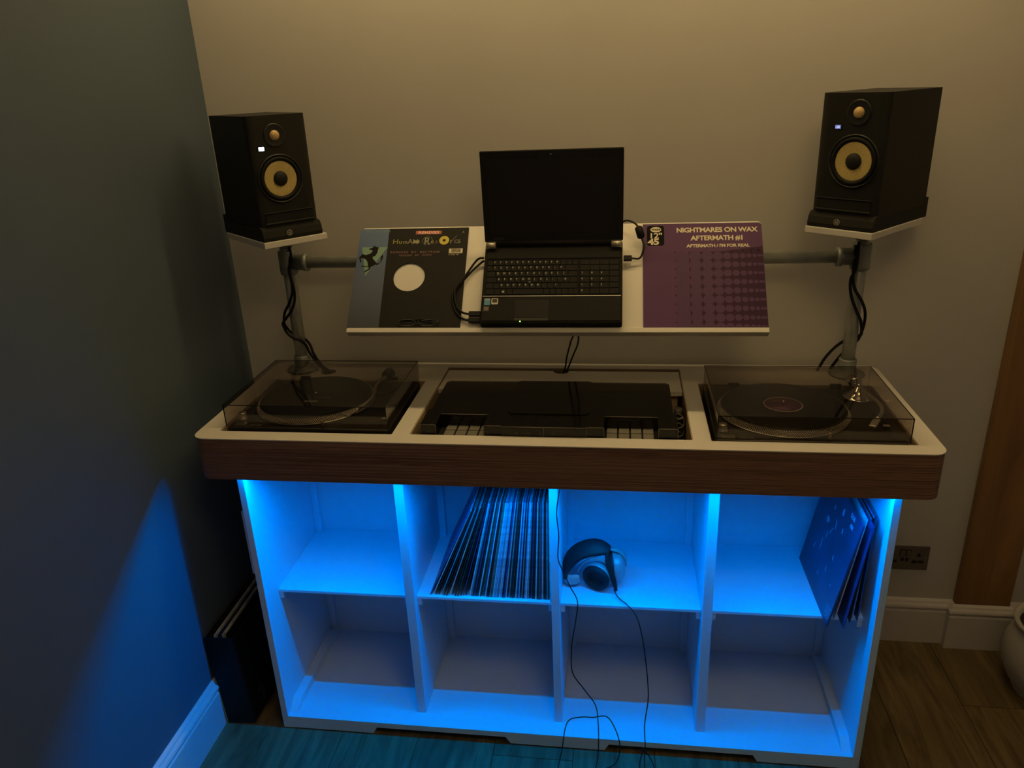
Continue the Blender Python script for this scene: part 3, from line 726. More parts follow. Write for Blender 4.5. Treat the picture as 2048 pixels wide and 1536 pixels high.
# ------------------------------------------------------------------ turntables
def turntable(x, y, label, arm, cw, pitch_y, knob):
    t = thing('turntable', label, 'turntable', (x, y, H), 0, 'turntables sunk in the desk')
    w_, d_ = .4469, .3487
    zt = -.004      # plinth top, relative to desk surface
    MB().box((-.003, .002, -.085), (w_+.002, d_+.004, zt-.030), .006, 2).build('rubber_base', RUB, t)
    MB().box((-.0015, .003, zt-.0298), (w_+.0005, d_+.002, zt), .004, 2).build('plinth', DALU, t)
    for fx in (.05, w_-.05):
        for fy in (.05, d_-.05): MB().lathe([(.025, 0), (.028, .005), (.028, .016), (.022, .0235)], (fx, fy, -.1089), seg=20).build('foot', RUB, t)
    cx, cy = .187, .180
    MB().lathe([(.1700, 0), (.1700, .0006), (.1690, .0010), (0, .0010)], (cx, cy, zt+.0002), seg=64).build('platter_recess', BLACK, t)
    MB().lathe([(.1660, .0030), (.1668, .0040), (.1668, .0062), (.1655, .0072), (.1575, .0192), (.1565, .0200), (.0, .0200)], (cx, cy, zt), seg=96).build('platter', DRIM, t)
    MB().lathe([(.1658, .0028), (.1674, .0038), (.1674, .0060), (.1658, .0070)], (cx, cy, zt), seg=96, cap=False).build('platter_lip', ALU, t)
    mb = MB(); n = 176
    for row in range(4):
        f = (row+.6)/4.2; rr = .1655-(.1655-.1575)*f; zz = .0072+.0120*f
        for k in range(n):
            a = 2*math.pi*(k+.5*(row % 2))/n; c, sn = math.cos(a), math.sin(a)
            mb.X = basis((cx+rr*c, cy+rr*sn, zt+zz), (c*.83, sn*.83, .555), (-sn, c, 0), (-.555*c, -.555*sn, .83))
            mb.box((-.0002, -.0011, -.0008), (.0008, .0011, .0008))
    o = mb.build('strobe_dots', DOTM, t); o['kind'] = 'stuff'
    MB().lathe([(.0036, 0), (.0034, .010), (.0015, .013), (0, .013)], (cx, cy, zt+.0200), seg=16).build('spindle', CHROME, t)
    # start button, power and strobe tower, target light
    MB().box((.012, .011, zt), (.046, .031, zt+.0018), .0008, 1).build('start_button', mat('button_grey', (.12, .115, .105), .4, .3), t)
    for k in range(2): MB().box((.056+k*.019, .011, zt), (.072+k*.019, .022, zt+.0016), .0006, 1).build('speed_button', mat('button_grey', (.12, .115, .105), .4, .3), t)
    MB().lathe([(.0120, 0), (.0125, .004), (.0108, .005), (.0108, .019), (.0098, .0205), (0, .0205)], (.020, .056, zt), seg=24).build('power_knob', ALU, t)
    MB().lathe([(.0045, 0), (.0045, .020), (.0040, .0215), (0, .0215)], (.266, .012, zt), seg=16).build('target_light', mat('dull_metal', (.42, .38, .30), .4, .7), t)
    # pitch fader
    MB().box((w_-.036, .030, zt), (w_-.018, .175, zt+.0010), .0004, 1).build('pitch_plate', BLACKG, t)
    MB().box((w_-.035, pitch_y, zt+.001), (w_-.019, pitch_y+.011, zt+.0075), .0015, 2).build('pitch_fader', mat('dull_metal', (.42, .38, .30), .4, .7), t)
    # tonearm
    bx_, by_ = arm[0][0], arm[0][1]
    MB().lathe([(.038, 0), (.040, .003), (.038, .006), (.030, .008), (.030, .012), (.020, .013), (.020, .020), (.014, .022), (.012, .034)], (bx_, by_, zt), seg=36).build('tonearm_base', CHROME if cw == 'R' else DALU, t)
    ta = MB().tube([(p[0], p[1], p[2]) for p in arm], .0045, 10, 8).build('tonearm', ALU, t)
    d = (Vector(arm[0])-Vector(arm[1])); d.z = 0; d.normalize()
    p0 = Vector(arm[0])
    MB().lathe([(.0085, 0), (.0155, .002), (.0165, .006), (.0165, .028), (.0140, .033), (0, .033)], p0+d*.022, d, 28).build('counterweight', mat('counterweight_metal', (.10, .10, .10), .3, .8) if cw == 'L' else CHROME, t)
    MB().cyl(p0-d*.004, p0+d*.026, .0050, 14).build('tonearm_axle', CHROME, t)
    e = Vector(arm[-1]); dd = (e-Vector(arm[-2])).normalized(); sd = dd.cross(Vector((0, 0, 1))).normalized()
    mb = MB(); mb.X = basis(e, sd, dd, sd.cross(dd)); mb.box((-.0085, -.004, -.003), (.0085, .042, .003), .0022, 2); mb.build('headshell', mat('headshell_silver', (.62, .60, .56), .3, .7), t)
    mb = MB(); mb.X = basis(e, sd, dd, sd.cross(dd)); mb.box((-.006, .006, -.0075), (.006, .030, -.003), .001, 1); mb.build('cartridge', BLACK, t)
    mb = MB(); mb.X = basis(e, sd, dd, sd.cross(dd)); mb.lathe([(.0055, -.012), (.0062, -.010), (.0062, -.005), (.0050, -.003)], (0, 0, 0), (0, 1, 0), 16); mb.build('headshell_collar', CHROME, t)
    # smoked dust cover: thin shell, open below
    L0, L1, lh, th = 0, w_, .0625, .0026
    bm = MB()
    z0 = zt+.0042
    bm.box((L0, 0, z0), (L1, th, lh-th)); bm.box((L0, d_-th, z0), (L1, d_, lh-th))
    bm.box((L0, th, z0), (L0+th, d_-th, lh-th)); bm.box((L1-th, th, z0), (L1, d_-th, lh-th))
    bm.box((L0, 0, lh-th), (L1, d_, lh), .0006, 1)
    bm.build('dust_cover', SMOKE, t)
    # hard dark edges of the acrylic
    EDG = mat('acrylic_edge', (.010, .009, .008), .15)
    e = .0011
    bm = MB()
    for a, b in (((0, 0, lh), (w_, 0, lh)), ((0, d_, lh), (w_, d_, lh)), ((0, 0, lh), (0, d_, lh)), ((w_, 0, lh), (w_, d_, lh)), ((0, 0, z0), (0, 0, lh)), ((w_, 0, z0), (w_, 0, lh))):
        bm.box((a[0]-e, a[1]-e, a[2]-e), (b[0]+e, b[1]+e, b[2]+e*.4))
    bm.build('cover_edge', EDG, t)
    for hx in (.07, w_-.1): MB().box((hx, d_+.0018, zt-.02), (hx+.03, d_+.010, zt+.012), .001, 1).build('hinge', BLACK, t)
    return t, cx, cy, zt
TLX, TLY, TRX, TRY = .0687, .077, 1.3528, .0585
z1 = .030
turntable(TLX, TLY, 'left turntable under a smoked cover, beside the slate wall', [(.356, .285, z1), (.350, .235, z1), (.364, .160, z1), (.360, .105, z1-.002), (.344, .062, z1-.003)], 'L', .060, 1)
turntable(TRX, TRY, 'right turntable under a smoked cover with a record on its platter', [(.404, .285, z1), (.410, .230, z1), (.421, .165, z1), (.412, .115, z1), (.388, .072, z1-.003)], 'R', .088, 1)
def slipmat_and_record():
    zt = H-.004+.0202
    c = (TLX+.187, TLY+.180, zt)
    t = thing('slipmat', 'black slipmat with small pale print on the left turntable platter', 'slipmat', c)
    MB().lathe([(.0040, 0), (.149, 0), (.1495, .0012), (.149, .0025), (.0040, .0025)], (0, 0, 0), seg=64, cap=False).build('felt', mat('black_felt', (.007, .007, .007), .95, bump=.4, bscale=900), t)
    m = mat('felt_print', (.18, .175, .16), .8)
    MB().box((-.020, -.050, .0025), (.020, -.040, .0029)).build('printed_mark', m, t)
    MB().box((.010, -.018, .0025), (.048, -.015, .0029)).build('printed_mark', m, t)
    c = (TRX+.187, TRY+.180, zt)
    t = thing('vinyl_record', 'black vinyl record with purple label on the right turntable', 'record', c)
    prof = [(.0038, 0), (.1505, 0), (.1510, .0010), (.1500, .0020), (.146, .0016)]
    r = .145
    while r > .060: prof += [(r, .0017), (r-.0012, .00150)]; r -= .0024
    prof += [(.0560, .0016), (.0540, .0019), (.0038, .0019)]
    MB().lathe(prof, (0, 0, 0), seg=96, cap=False).build('disc', VINYL, t)
    MB().lathe([(.0038, .0019), (.0500, .0019), (.0502, .0022), (.0038, .0022)], (0, 0, 0), seg=48, cap=False).build('centre_label', PURP, t)
    MB().lathe([(.0460, .00222), (.0460, .0025), (.0500, .0025), (.0500, .00222)], (0, 0, 0), seg=48, cap=False).build('label_ring', mat('label_cream', (.35, .28, .24), .5), t)
    text('AFTERMATH', .010, mat('label_print', (.28, .12, .22), .5), t, Matrix.Translation((0, .018, .0024)), 'label_lettering', sx=.8, align='CENTER')
    text('NIGHTMARES ON WAX', .0065, mat('label_print', (.28, .12, .22), .5), t, Matrix.Translation((0, -.024, .0024)), 'label_lettering', sx=.8, align='CENTER')
slipmat_and_record()

# ------------------------------------------------------------------ controller and its dust cover
def controller():
    t = thing('dj_controller', 'black dj controller with grey pads in the middle well of the desk', 'controller', (0, 0, 0))
    x0, x1, y0, y1 = .612, 1.257, .058, .366
    MB().box((x0, y0, .935), (x1, y1, .988), .004, 2).build('body', BLACK, t)
    for fx in (x0+.05, x1-.05):
        for fy in (.09, .33): MB().cyl((fx, fy, .8936), (fx, fy, .9352), .012, 12).build('foot', RUB, t)
    MB().box((x0+.006, y0+.004, .988), (x1-.006, y1-.006, .9905), .001, 1).build('top_plate', DALU, t)
    for bx in (.666, 1.084):
        for i in range(4):
            for j in range(2):
                MB().box((bx+i*.0305, .0645+j*.034, .9905), (bx+i*.0305+.0265, .0645+j*.034+.0300, .9965), .0015, 2).build('pad', PAD, t)
        MB().lathe([(.062, 0), (.062, .004), (.058, .006), (.050, .010), (.0, .010)], (bx+.055, .235, .9905), seg=48).build('jog_wheel', DALU, t)
    for i in range(4): MB().box((.85+i*.032, .075, .9905), (.858+i*.032, .085, 1.000), .001, 1).build('channel_fader', ALU, t)
    for i in range(4):
        for j in range(4): MB().lathe([(.007, 0), (.006, .012), (0, .012)], (.86+i*.032, .16+j*.035, .9905), seg=12).build('knob', BLACKM, t)
controller()
def decksaver():
    t = thing('controller_cover', 'dark smoked plastic cover lying over the dj controller', 'dust cover', (0, 0, 0))
    zt = 1.029
    ox0, ox1 = .610, 1.259
    outer = [(ox0, .056), (.650, .056), (.650, .125), (.775, .125), (.775, .056), (.820, .056), (.820, .052), (1.035, .052), (1.035, .056), (1.078, .056), (1.078, .125), (1.212, .125), (1.212, .056), (ox1, .056),
             (ox1, .150), (ox1-.006, .158), (ox1-.006, .352), (ox1-.016, .362), (1.040, .362), (1.030, .368), (.835, .368), (.825, .362), (.628, .362), (.618, .352), (.618, .158), (ox0, .150)]
    inner_off = .0025
    def inset(p, d):
        n = len(p); out = []
        for i in range(n):
            a, b, c = Vector(p[i-1]), Vector(p[i]), Vector(p[(i+1) % n])
            e1 = (b-a).normalized(); e2 = (c-b).normalized()
            n1 = Vector((-e1.y, e1.x)); n2 = Vector((-e2.y, e2.x)); m = (n1+n2).normalized()
            out.append(b+m*(d/max(.3, m.dot(n1))))
        return [(v.x, v.y) for v in out]
    MB().prism(outer, zt-.003, zt, .0012).build('top_sheet', SMOKE2, t)
    MB().holed(outer, [inset(outer, inner_off)], .9915, zt-.0031).build('skirt', SMOKE2, t)
    # raised plateau over the mixer, and moulded edges with their glint put into a lighter colour
    MB().prism([(.835, .130), (1.030, .130), (1.040, .145), (1.030, .360), (.835, .360), (.825, .145)], zt+.0001, zt+.0022, .001).build('mixer_hump', SMOKE2, t)
    ED = mat('cover_edge_glint', (.12, .11, .095), .25)
    for pts in ([(.650, .125), (.775, .125)], [(1.078, .125), (1.212, .125)], [(.610, .0557), (.650, .0557)], [(.775, .0557), (.820, .0557)], [(.820, .0517), (1.035, .0517)], [(1.035, .0557), (1.078, .0557)], [(1.212, .0557), (1.259, .0557)]):
        (a, b), (c, d) = pts
        MB().tube([(a, b, zt-.0005), ((a+c)/2, (b+d)/2, zt-.0005), (c, d, zt-.0005)], .0011, 6, 2).build('moulded_edge', ED, t)
    for xx in (.650, .775, 1.078, 1.212, .610, 1.259, .820, 1.035, .928):
        yy = .0552 if xx != .928 else .0512
        MB().cyl((xx, yy, .9925), (xx, yy, zt-.001), .0009, 6).build('moulded_edge', ED, t)
decksaver()
def well_bits():
    t = thing('cable_bundle', 'coiled pale cable and round plug in the well right of the controller', 'cable', (1.277, .25, .8936))
    pts = []
    for k in range(22):
        a = k*.85; pts.append((.0125*math.cos(a), .030*math.sin(a), .018+.0035*k))
    MB().tube(pts, .0028, 8, 4).build('coil', mat('grey_cable', (.16, .15, .13), .5), t)
    MB().lathe([(.010, 0), (.0118, .004), (.0118, .016), (.008, .020), (0, .020)], (.0, .052, .066), seg=20).build('plug', PAD, t)
    MB().lathe([(.008, 0), (.008, .0662)], (0, .052, 0), seg=12).build('plug_body', BLACK, t)
well_bits()

# ------------------------------------------------------------------ cables above the desk
def cable(name, label, runs, r, extra=None, m=CABLE, group=None):
    t = thing(name, label, 'cable', runs[0][0], 0, group)
    o = Vector(runs[0][0])
    for p in runs: MB().tube([Vector(q)-o for q in p], r, 8, 6).build('cord', m, t)
    if extra: extra(t, o)
    return t
cable('speaker_cable', 'black cables wound round the left pipe and into the desk hole', [
    [(.132, .500, 1.400), (.137, .489, 1.36), (.127, .483, 1.333), (.135, .481, 1.279), (.132, .481, 1.24), (.118, .481, 1.209), (.096, .484, 1.183), (.079, .490, 1.164), (.078, .496, 1.147), (.090, .486, 1.133), (.108, .484, 1.118), (.128, .488, 1.108), (.138, .500, 1.09), (.145, .506, 1.062), (.165, .503, 1.030), (.192, .497, 1.0), (.200, .494, .95)],
    [(.128, .497, 1.390), (.131, .489, 1.35), (.129, .485, 1.325), (.130, .479, 1.271), (.114, .480, 1.232), (.093, .484, 1.2), (.084, .488, 1.168), (.086, .494, 1.150), (.088, .526, 1.12), (.118, .537, 1.10), (.142, .522, 1.085), (.156, .512, 1.055), (.180, .505, 1.020), (.203, .500, 1.0), (.208, .494, .95)]], .0042)
cable('speaker_cable', 'black cables wound round the right pipe behind the right turntable', [
    [(1.752, .490, 1.395), (1.750, .482, 1.326), (1.741, .486, 1.291), (1.746, .482, 1.248), (1.764, .480, 1.205), (1.779, .481, 1.176), (1.787, .487, 1.147), (1.792, .505, 1.125), (1.785, .535, 1.11), (1.764, .539, 1.1), (1.735, .537, 1.077), (1.710, .533, 1.046), (1.696, .530, 1.018), (1.690, .528, 1.007)],
    [(1.746, .496, 1.385), (1.745, .485, 1.312), (1.752, .480, 1.269), (1.774, .479, 1.234), (1.790, .486, 1.198), (1.793, .494, 1.154), (1.790, .520, 1.105), (1.778, .537, 1.085), (1.766, .539, 1.067), (1.749, .537, 1.045), (1.732, .535, 1.018), (1.727, .533, 1.007)]], .0042)
cable('shelf_cable', 'thin black cable loop rising from the desk notch behind the shelf', [
    [(.940, .512, .955), (.946, .522, .998), (.952, .520, 1.02), (.957, .500, 1.055), (.974, .44, 1.125), (.985, .40, 1.17), (.985, .455, 1.27), (.984, .487, 1.30)],
    [(.948, .512, .955), (.955, .522, .998), (.966, .520, 1.03), (.976, .500, 1.06), (.994, .44, 1.118), (.999, .40, 1.17), (1.000, .455, 1.27), (.999, .487, 1.30)]], .0026)
def usb_plug(pos, d, l=.030, w2=.0075, h2=.0045):
    def f(t, o):
        dd = Vector(d).normalized(); up = SNv; sd = dd.cross(up).normalized(); up2 = sd.cross(dd)
        mb = MB(); mb.X = basis(Vector(pos)-o, dd, sd, up2); mb.box((0, -w2, -h2), (l, w2, h2), .0018, 2); mb.build('plug', RUB, t)
    return f
LPt = lambda x, y, z: SB @ Vector((x, y, z))
cable('usb_cable', 'upper black usb cable looping left of the laptop', [
    [LPt(.366, .205, .020), LPt(.352, .204, .018), LPt(.338, .190, .014), LPt(.315, .150, .012), LPt(.292, .110, .014), LPt(.300, .062, .012), LPt(.318, .042, .011), LPt(.338, .036, .013)]], .0030, usb_plug(LPt(.336, .036, .013), SXv, .032))
cable('usb_cable', 'lower black usb cable looping left of the laptop', [
    [LPt(.366, .198, .016), LPt(.356, .194, .010), LPt(.334, .172, .0075), LPt(.304, .130, .0085), LPt(.286, .096, .0105), LPt(.296, .050, .0080), LPt(.318, .026, .0070), LPt(.338, .018, .011)]], .0030, usb_plug(LPt(.336, .018, .012), SXv, .032))
def ferr(t, o):
    a, b = Vector((1.160, .425, 1.458))-o, Vector((1.171, .413, 1.424))-o
    MB().lathe([(.006, 0), (.0105, .004), (.0105, .030), (.006, .034)], a, b-a, 16).build('ferrite_core', RUB, t)
    usb_plug(LPt(.7685, .200, .017), -SXv, .022)(t, o)
p_r = [(1.118, .452, 1.465), (1.130, .447, 1.470), (1.149, .435, 1.466), (1.163, .425, 1.452), (1.170, .413, 1.428), (1.176, .398, 1.408), LPt(.790, .202, .0155), LPt(.766, .200, .017)]
cable('video_cable', 'black cable with a ferrite core right of the laptop', [p_r], .0026, ferr)

# ------------------------------------------------------------------ headphones
def headphones():
    t = thing('headphones', 'silver and black headphones lying on the third upper compartment shelf', 'headphones', (1.045, .16, SZ+.0008))
    O = Vector((1.045, .16, SZ+.0008))
    def L(*p): return Vector(p)-O
    # padded band: a flat swept strip
    path = [L(.966, .190, .485), L(.967, .190, .515), L(.980, .192, .546), L(1.003, .194, .570), L(1.035, .196, .584), L(1.068, .197, .586), L(1.092, .198, .577)]
    def strip(pts, w2, th, vdir, name, m, sub=6):
        P = []
        n = len(pts)
        for i in range(n-1):
            p0 = pts[i-1] if i else pts[0]*2-pts[1]; p1 = pts[i]; p2 = pts[i+1]; p3 = pts[i+2] if i+2 < n else pts[-1]*2-pts[-2]
            for k in range(sub):
                u = k/sub; P.append(.5*((2*p1)+(-p0+p2)*u+(2*p0-5*p1+4*p2-p3)*u*u+(-p0+3*p1-3*p2+p3)*u**3))
        P.append(pts[-1])
        bm = bmesh.new(); rings = []
        for i, p in enumerate(P):
            d = (P[min(i+1, len(P)-1)]-P[max(i-1, 0)]).normalized(); v = Vector(vdir); v = (v-d*v.dot(d)).normalized(); nn = d.cross(v)
            k = min(1, .55+.45*math.sin(math.pi*(i+.5)/len(P))*1.4)
            rings.append([bm.verts.new(p+v*a*w2*k+nn*b*th) for a, b in ((-1, -.5), (-.8, -1), (.8, -1), (1, -.5), (1, .5), (.8, 1), (-.8, 1), (-1, .5))])
        for a, b in zip(rings, rings[1:]):
            for k in range(8):
                f = bm.faces.new((a[k], a[(k+1) % 8], b[(k+1) % 8], b[k])); f.smooth = True
        bm.faces.new(rings[0]); bm.faces.new(rings[-1]); bmesh.ops.recalc_face_normals(bm, faces=bm.faces)
        mb = MB(); mb.merge(bm); return mb.build(name, m, t)
    strip(path, .026, .0060, (-.10, 1, .75), 'headband', mat('headband_leather', (.010, .009, .010), .55, bump=.3, bscale=300))
    SH = mat('headphone_silver', (.34, .36, .38), .38, .25)
    # near cup, its cushion turned to the viewer and down
    def cup(c, n, R, name):
        mb = MB(); mb.lathe([(0, -.030), (R*.55, -.029), (R*.85, -.022), (R*.97, -.010), (R, 0), (R*.96, .004), (R*.8, .005)], c, n, 40, cap=False); mb.build(name+'_shell', SH, t)
        mb = MB(); mb.lathe([(R*.95, .003), (R*.95, .012), (R*.86, .019), (R*.68, .019), (R*.56, .010), (R*.50, .006), (0, .006)], c, n, 40, cap=False); mb.build(name+'_cushion', mat('ear_cushion', (.008, .008, .010), .7, bump=.3), t)
    cup(L(1.058, .172, .507), (-.38, -.90, -.14), .0425, 'near_cup')
    cup(L(1.106, .205, .522), (-.88, -.10, -.05), .047, 'far_cup')
    # yokes and struts
    strip([L(.998, .190, .500), L(1.010, .186, .530), L(1.036, .180, .556), L(1.066, .178, .560), L(1.092, .170, .540), L(1.106, .158, .498)], .006, .0022, (.2, -1, .3), 'near_yoke', SH)
    strip([L(.967, .180, .492), L(.985, .176, .487), L(1.008, .180, .492)], .014, .004, (0, .5, 1), 'yoke_joint', SH)
    strip([L(1.084, .180, .578), L(1.090, .166, .550), L(1.104, .152, .512), L(1.112, .150, .476)], .007, .0035, (1, .2, 0), 'strap', BLACKM)
    strip([L(1.094, .204, .578), L(1.116, .204, .576), L(1.136, .205, .556), L(1.140, .205, .525)], .009, .003, (0, 1, .3), 'far_yoke', SH)
headphones()
cable('headphone_cord', 'thin dark cord hanging from the desk past the headphones to the floor', [
    [(.968, .070, .880), (.966, .055, .86), (.957, .045, .791), (.961, .045, .718), (.957, .055, .642), (.969, .060, .598), (.987, .060, .55), (1.008, .050, .509), (1.004, .040, .458), (.997, .02, .419), (.992, .02, .368), (.994, .015, .294), (1.026, .01, .242), (1.057, .008, .191), (1.065, .005, .138), (1.067, 0, .060), (1.062, -.030, .006), (1.04, -.10, .0035), (1.0, -.2, .0035)]], .0016)
cable('headphone_cord', 'thin dark cord running from the headphones over the shelf edge to the floor', [
    [(1.106, .148, .480), (1.118, .125, .472), (1.142, .100, .468), (1.160, .078, .462), (1.172, .060, .45), (1.184, .040, .411), (1.193, .025, .356), (1.201, .015, .284), (1.204, .01, .218), (1.196, .005, .131), (1.199, 0, .062), (1.198, -.02, .010), (1.205, -.06, .0035), (1.215, -.2, .0035)],
    [(1.198, -.008, .050), (1.212, -.012, .030), (1.226, -.03, .006), (1.235, -.12, .0035)],
    [(1.195, -.004, .056), (1.185, -.02, .018), (1.184, -.06, .0038), (1.182, -.2, .0038)]], .0016)
cable('cord_loop', 'loop of thin dark cord standing before the cabinet and lying on the floor', [
    [(.940, -.2, .0035), (.952, -.06, .0040), (.963, -.015, .041), (.971, .004, .097), (.985, .010, .127), (1.021, .014, .136), (1.050, .014, .137), (1.088, .012, .146), (1.111, .006, .116), (1.127, -.002, .064), (1.124, -.012, .020), (1.105, -.03, .0045), (1.05, -.06, .0038), (1.01, -.12, .0038)]], .0016)

# ------------------------------------------------------------------ records in the cabinet
SL = {
 'white': ('pale', (.62, .66, .70)), 'grey': ('grey', (.22, .24, .27)), 'black': ('black', (.012, .012, .014)),
 'navy': ('navy blue', (.03, .05, .16)), 'green': ('dark green', (.03, .13, .07)), 'brown': ('dark brown', (.07, .035, .03)), 'sky': ('light blue', (.22, .38, .60)),
}
def sleeve_mesh(th, mats, key):
    me = bpy.data.meshes.get('record_'+key)
    return me
def make_record_mesh(colname, th, variant):
    """sleeve: two board faces, a spine at the front, a thin inner sleeve showing at the open top"""
    S = .315
    mb = MB()
    mb.mi = 0; mb.box((0, 0, 0), (.0006, S, S)); mb.box((th-.0006, 0, 0), (th, S, S))
    mb.mi = 1; mb.box((.0006, 0, 0), (th-.0006, .0008, S))
    mb.box((.0006, .0008, 0), (th-.0006, S-.001, .0008))
    mb.mi = 2; mb.box((th*.3, .006, .002), (th*.62, S-.004, S-.004-.003*variant))
    c = SL[colname][1]
    face = mat('sleeve_face_'+colname, c, .4, noise=.35, nscale=25)
    spine = mat('sleeve_spine_'+colname, tuple(min(1, v*1.25+.01) for v in c), .45, noise=.6, nscale=60, stretch=(1, 1, 1))
    inner = mat('inner_sleeve_paper', (.55, .55, .53), .7)
    me = bpy.data.meshes.new('record_in_sleeve'); mb.bm.to_mesh(me); mb.bm.free()
    for m in (face, spine, inner): me.materials.append(m)
    return me
RM = {}
def put_record(name, colname, bottom, lean, yaw=0, pitch=0, th=.0034, label='', group='', var=0):
    k = (colname, round(th, 4), var)
    if k not in RM: RM[k] = make_record_mesh(colname, th, var)
    o = bpy.data.objects.new('record', RM[k]); C.objects.link(o)
    o.location = bottom; o.rotation_euler = (pitch, lean, yaw)
    tag(o, label, 'record', group)
    return o
def records():
    rr = random.Random(11)
    z = SZ+.0006
    # upright group, fanning from leaning to upright
    n = 50; seq = []
    pat = ['white', 'grey', 'black', 'navy', 'black', 'black', 'white', 'black', 'green', 'navy', 'white', 'black', 'black', 'grey', 'green', 'white', 'sky', 'sky', 'grey', 'white', 'sky', 'black', 'navy', 'white', 'black', 'grey', 'black', 'brown', 'black', 'white', 'navy', 'sky', 'black', 'grey', 'black', 'sky']
    names = {'white': 'pale', 'grey': 'mid grey', 'black': 'black', 'navy': 'navy', 'green': 'dark green', 'brown': 'dark brown', 'sky': 'light blue'}
    xr = .9325
    # place from the right: bottom x and lean increase to the left
    xb, i = xr, 0
    lean_max = math.radians(13)
    xt_limit = xr
    leans = []
    items = []
    while xb > .695:
        f = (xr-xb)/(xr-.69)
        lean = math.radians(.6)+lean_max*f**1.05
        th = rr.choice([.0030, .0034, .0034, .0040])
        step = th/math.cos(lean)+.0007+.00045
        xb -= step
        items.append((xb, lean, th))
    for i, (xb_, lean, th) in enumerate(items[::-1]):
        col = pat[i % len(pat)]
        y = .112+rr.uniform(-.006, .012)+(.02 if rr.random() < .12 else 0)+.022*(1-i/len(items))
        if i in (0,): y -= .02
        if i == len(items)-1: y -= .018
        y1 = y+.315
        if y1 > .4300: y = .1135+rr.uniform(-.004, 0)
        if i == 0: lab = 'pale record, leftmost of the tall upright row on the second shelf'
        elif i == len(items)-1: lab = 'last record of the upright row, against the middle divider'
        else: lab = '%s record sleeve in the upright row beside the middle divider' % names[col]
        if i == 0: col = 'white'
        put_record('record', col, (xb_, y, z), lean, 0, 0, th, lab, 'upright records on the second shelf', i % 3)
    # leaning group to its left
    x = .578; k = 0; m = 15
    cols = ['navy', 'white', 'black', 'black', 'grey', 'black', 'black', 'white', 'black', 'black', 'brown', 'black', 'navy', 'black', 'black', 'white', 'black', 'black', 'grey', 'black']
    xe = items[-1][0]-.002; l_end = items[-1][1]
    while True:
        f = (x-.578)/(xe-.578)
        lean = math.radians(25)*(1-f)+(l_end+math.radians(1.2))*f
        th = rr.choice([.0030, .0034])
        step = th/math.cos(lean)+.0046
        if x+step > xe: break
        y = .113+rr.uniform(-.008, .002)-.0*f
        col = cols[k % len(cols)]
        lab = 'navy record with cover showing, leftmost of the slanting group on the second shelf' if k == 0 else ('%s record sleeve in the slanting group left of the upright row' % names[col])
        put_record('record', col, (x, y, z+th*math.sin(lean)*0+.0002), lean, 0, 0, th, lab, 'slanting records on the second shelf', k % 3)
        x += step; k += 1
    # right-hand group in the last compartment
    xs = [1.6900, 1.7040, 1.7150, 1.7270, 1.7380, 1.7480, 1.7570]; ln = [8.5, 7.0, 5.7, 4.3, 3.0, 1.7, .6]
    cs = ['white', 'navy', 'grey', 'black', 'sky', 'navy', 'grey']
    lb = ['pale record right behind the blue spotted cover in the last compartment', 'navy record third from the left in the last compartment', 'grey record fourth from the left in the last compartment', 'black record in the middle of the last compartment group', 'light blue record third from the right in the last compartment', 'navy record second from the right in the last compartment', 'grey record nearest the right side panel in the last compartment']
    for i, x in enumerate(xs):
        put_record('record', cs[i], (x, [.085, .050, .090, .078, .096, .086, .106][i], z+.0002), math.radians(ln[i]), math.radians(-1.0+i*.15), 0, .0030, lb[i], 'records in the last compartment', i % 3)
    # front one with a cover turned to the room
    t = thing('record', 'blue record cover with pale spots and lettering, front of the last compartment', 'record', (1.6630, .055, z+.0002), 0, 'records in the last compartment')
    t.rotation_euler = (0, math.radians(10.5), math.radians(1.0))
    S = .315
    mt = mat('spotted_blue_cover', (.015, .045, .115), .36, noise=.45, nscale=7)
    MB().box((0, 0, 0), (.0044, S, S)).build('sleeve', mt, t)
    SP = mat('pale_cover_print', (.30, .45, .60), .4)
    r2 = random.Random(5)
    mb = MB()
    def disc(y, zz, ry, rz, tilt=0):
        mb.X = basis((-.0001, y, zz), (0, -1, 0), (0, 0, 1), (-1, 0, 0))
        c = [(px, py) for px, py in circ(0, 0, ry, 10, rz)]
        c = [(px*math.cos(tilt)-py*math.sin(tilt), px*math.sin(tilt)+py*math.cos(tilt)) for px, py in c]
        mb.prism(c, 0, .0004)
    for y, zz, a, b in ((.13, .275, .006, .011), (.19, .255, .004, .008), (.21, .205, .010, .010), (.225, .285, .0025, .008), (.10, .235, .003, .008), (.15, .225, .0018, .016), (.165, .195, .0018, .018), (.185, .170, .0022, .012), (.10, .15, .002, .008), (.20, .13, .0018, .02), (.12, .10, .002, .008), (.24, .10, .0016, .012), (.06, .09, .002, .004), (.16, .06, .0016, .008)): disc(y, zz, a, b, r2.uniform(-.5, .5))
    mb.build('cover_spots', SP, t)
    M1 = basis((-.0003, .070, .285), (0, 0, -1), (0, -1, 0), (-1, 0, 0))
    text('GOB', .017, SP, t, basis((-.0004, .085, .292), (0, -1, 0), (0, 0, 1), (-1, 0, 0)) @ Matrix.Rotation(0, 4, 'Z'), 'cover_lettering', .0004, .9)
    text('ABE', .015, SP, t, basis((-.0004, .070, .270), (0, -1, 0), (0, 0, 1), (-1, 0, 0)), 'cover_lettering', .0004, .9)
    mb = MB()
    for k in range(4):
        mb.box((-.0005, .012+.008*k, .012), (-.0001, .0135+.008*k, .050))
    mb.build('cover_stripes', SP, t)
records()

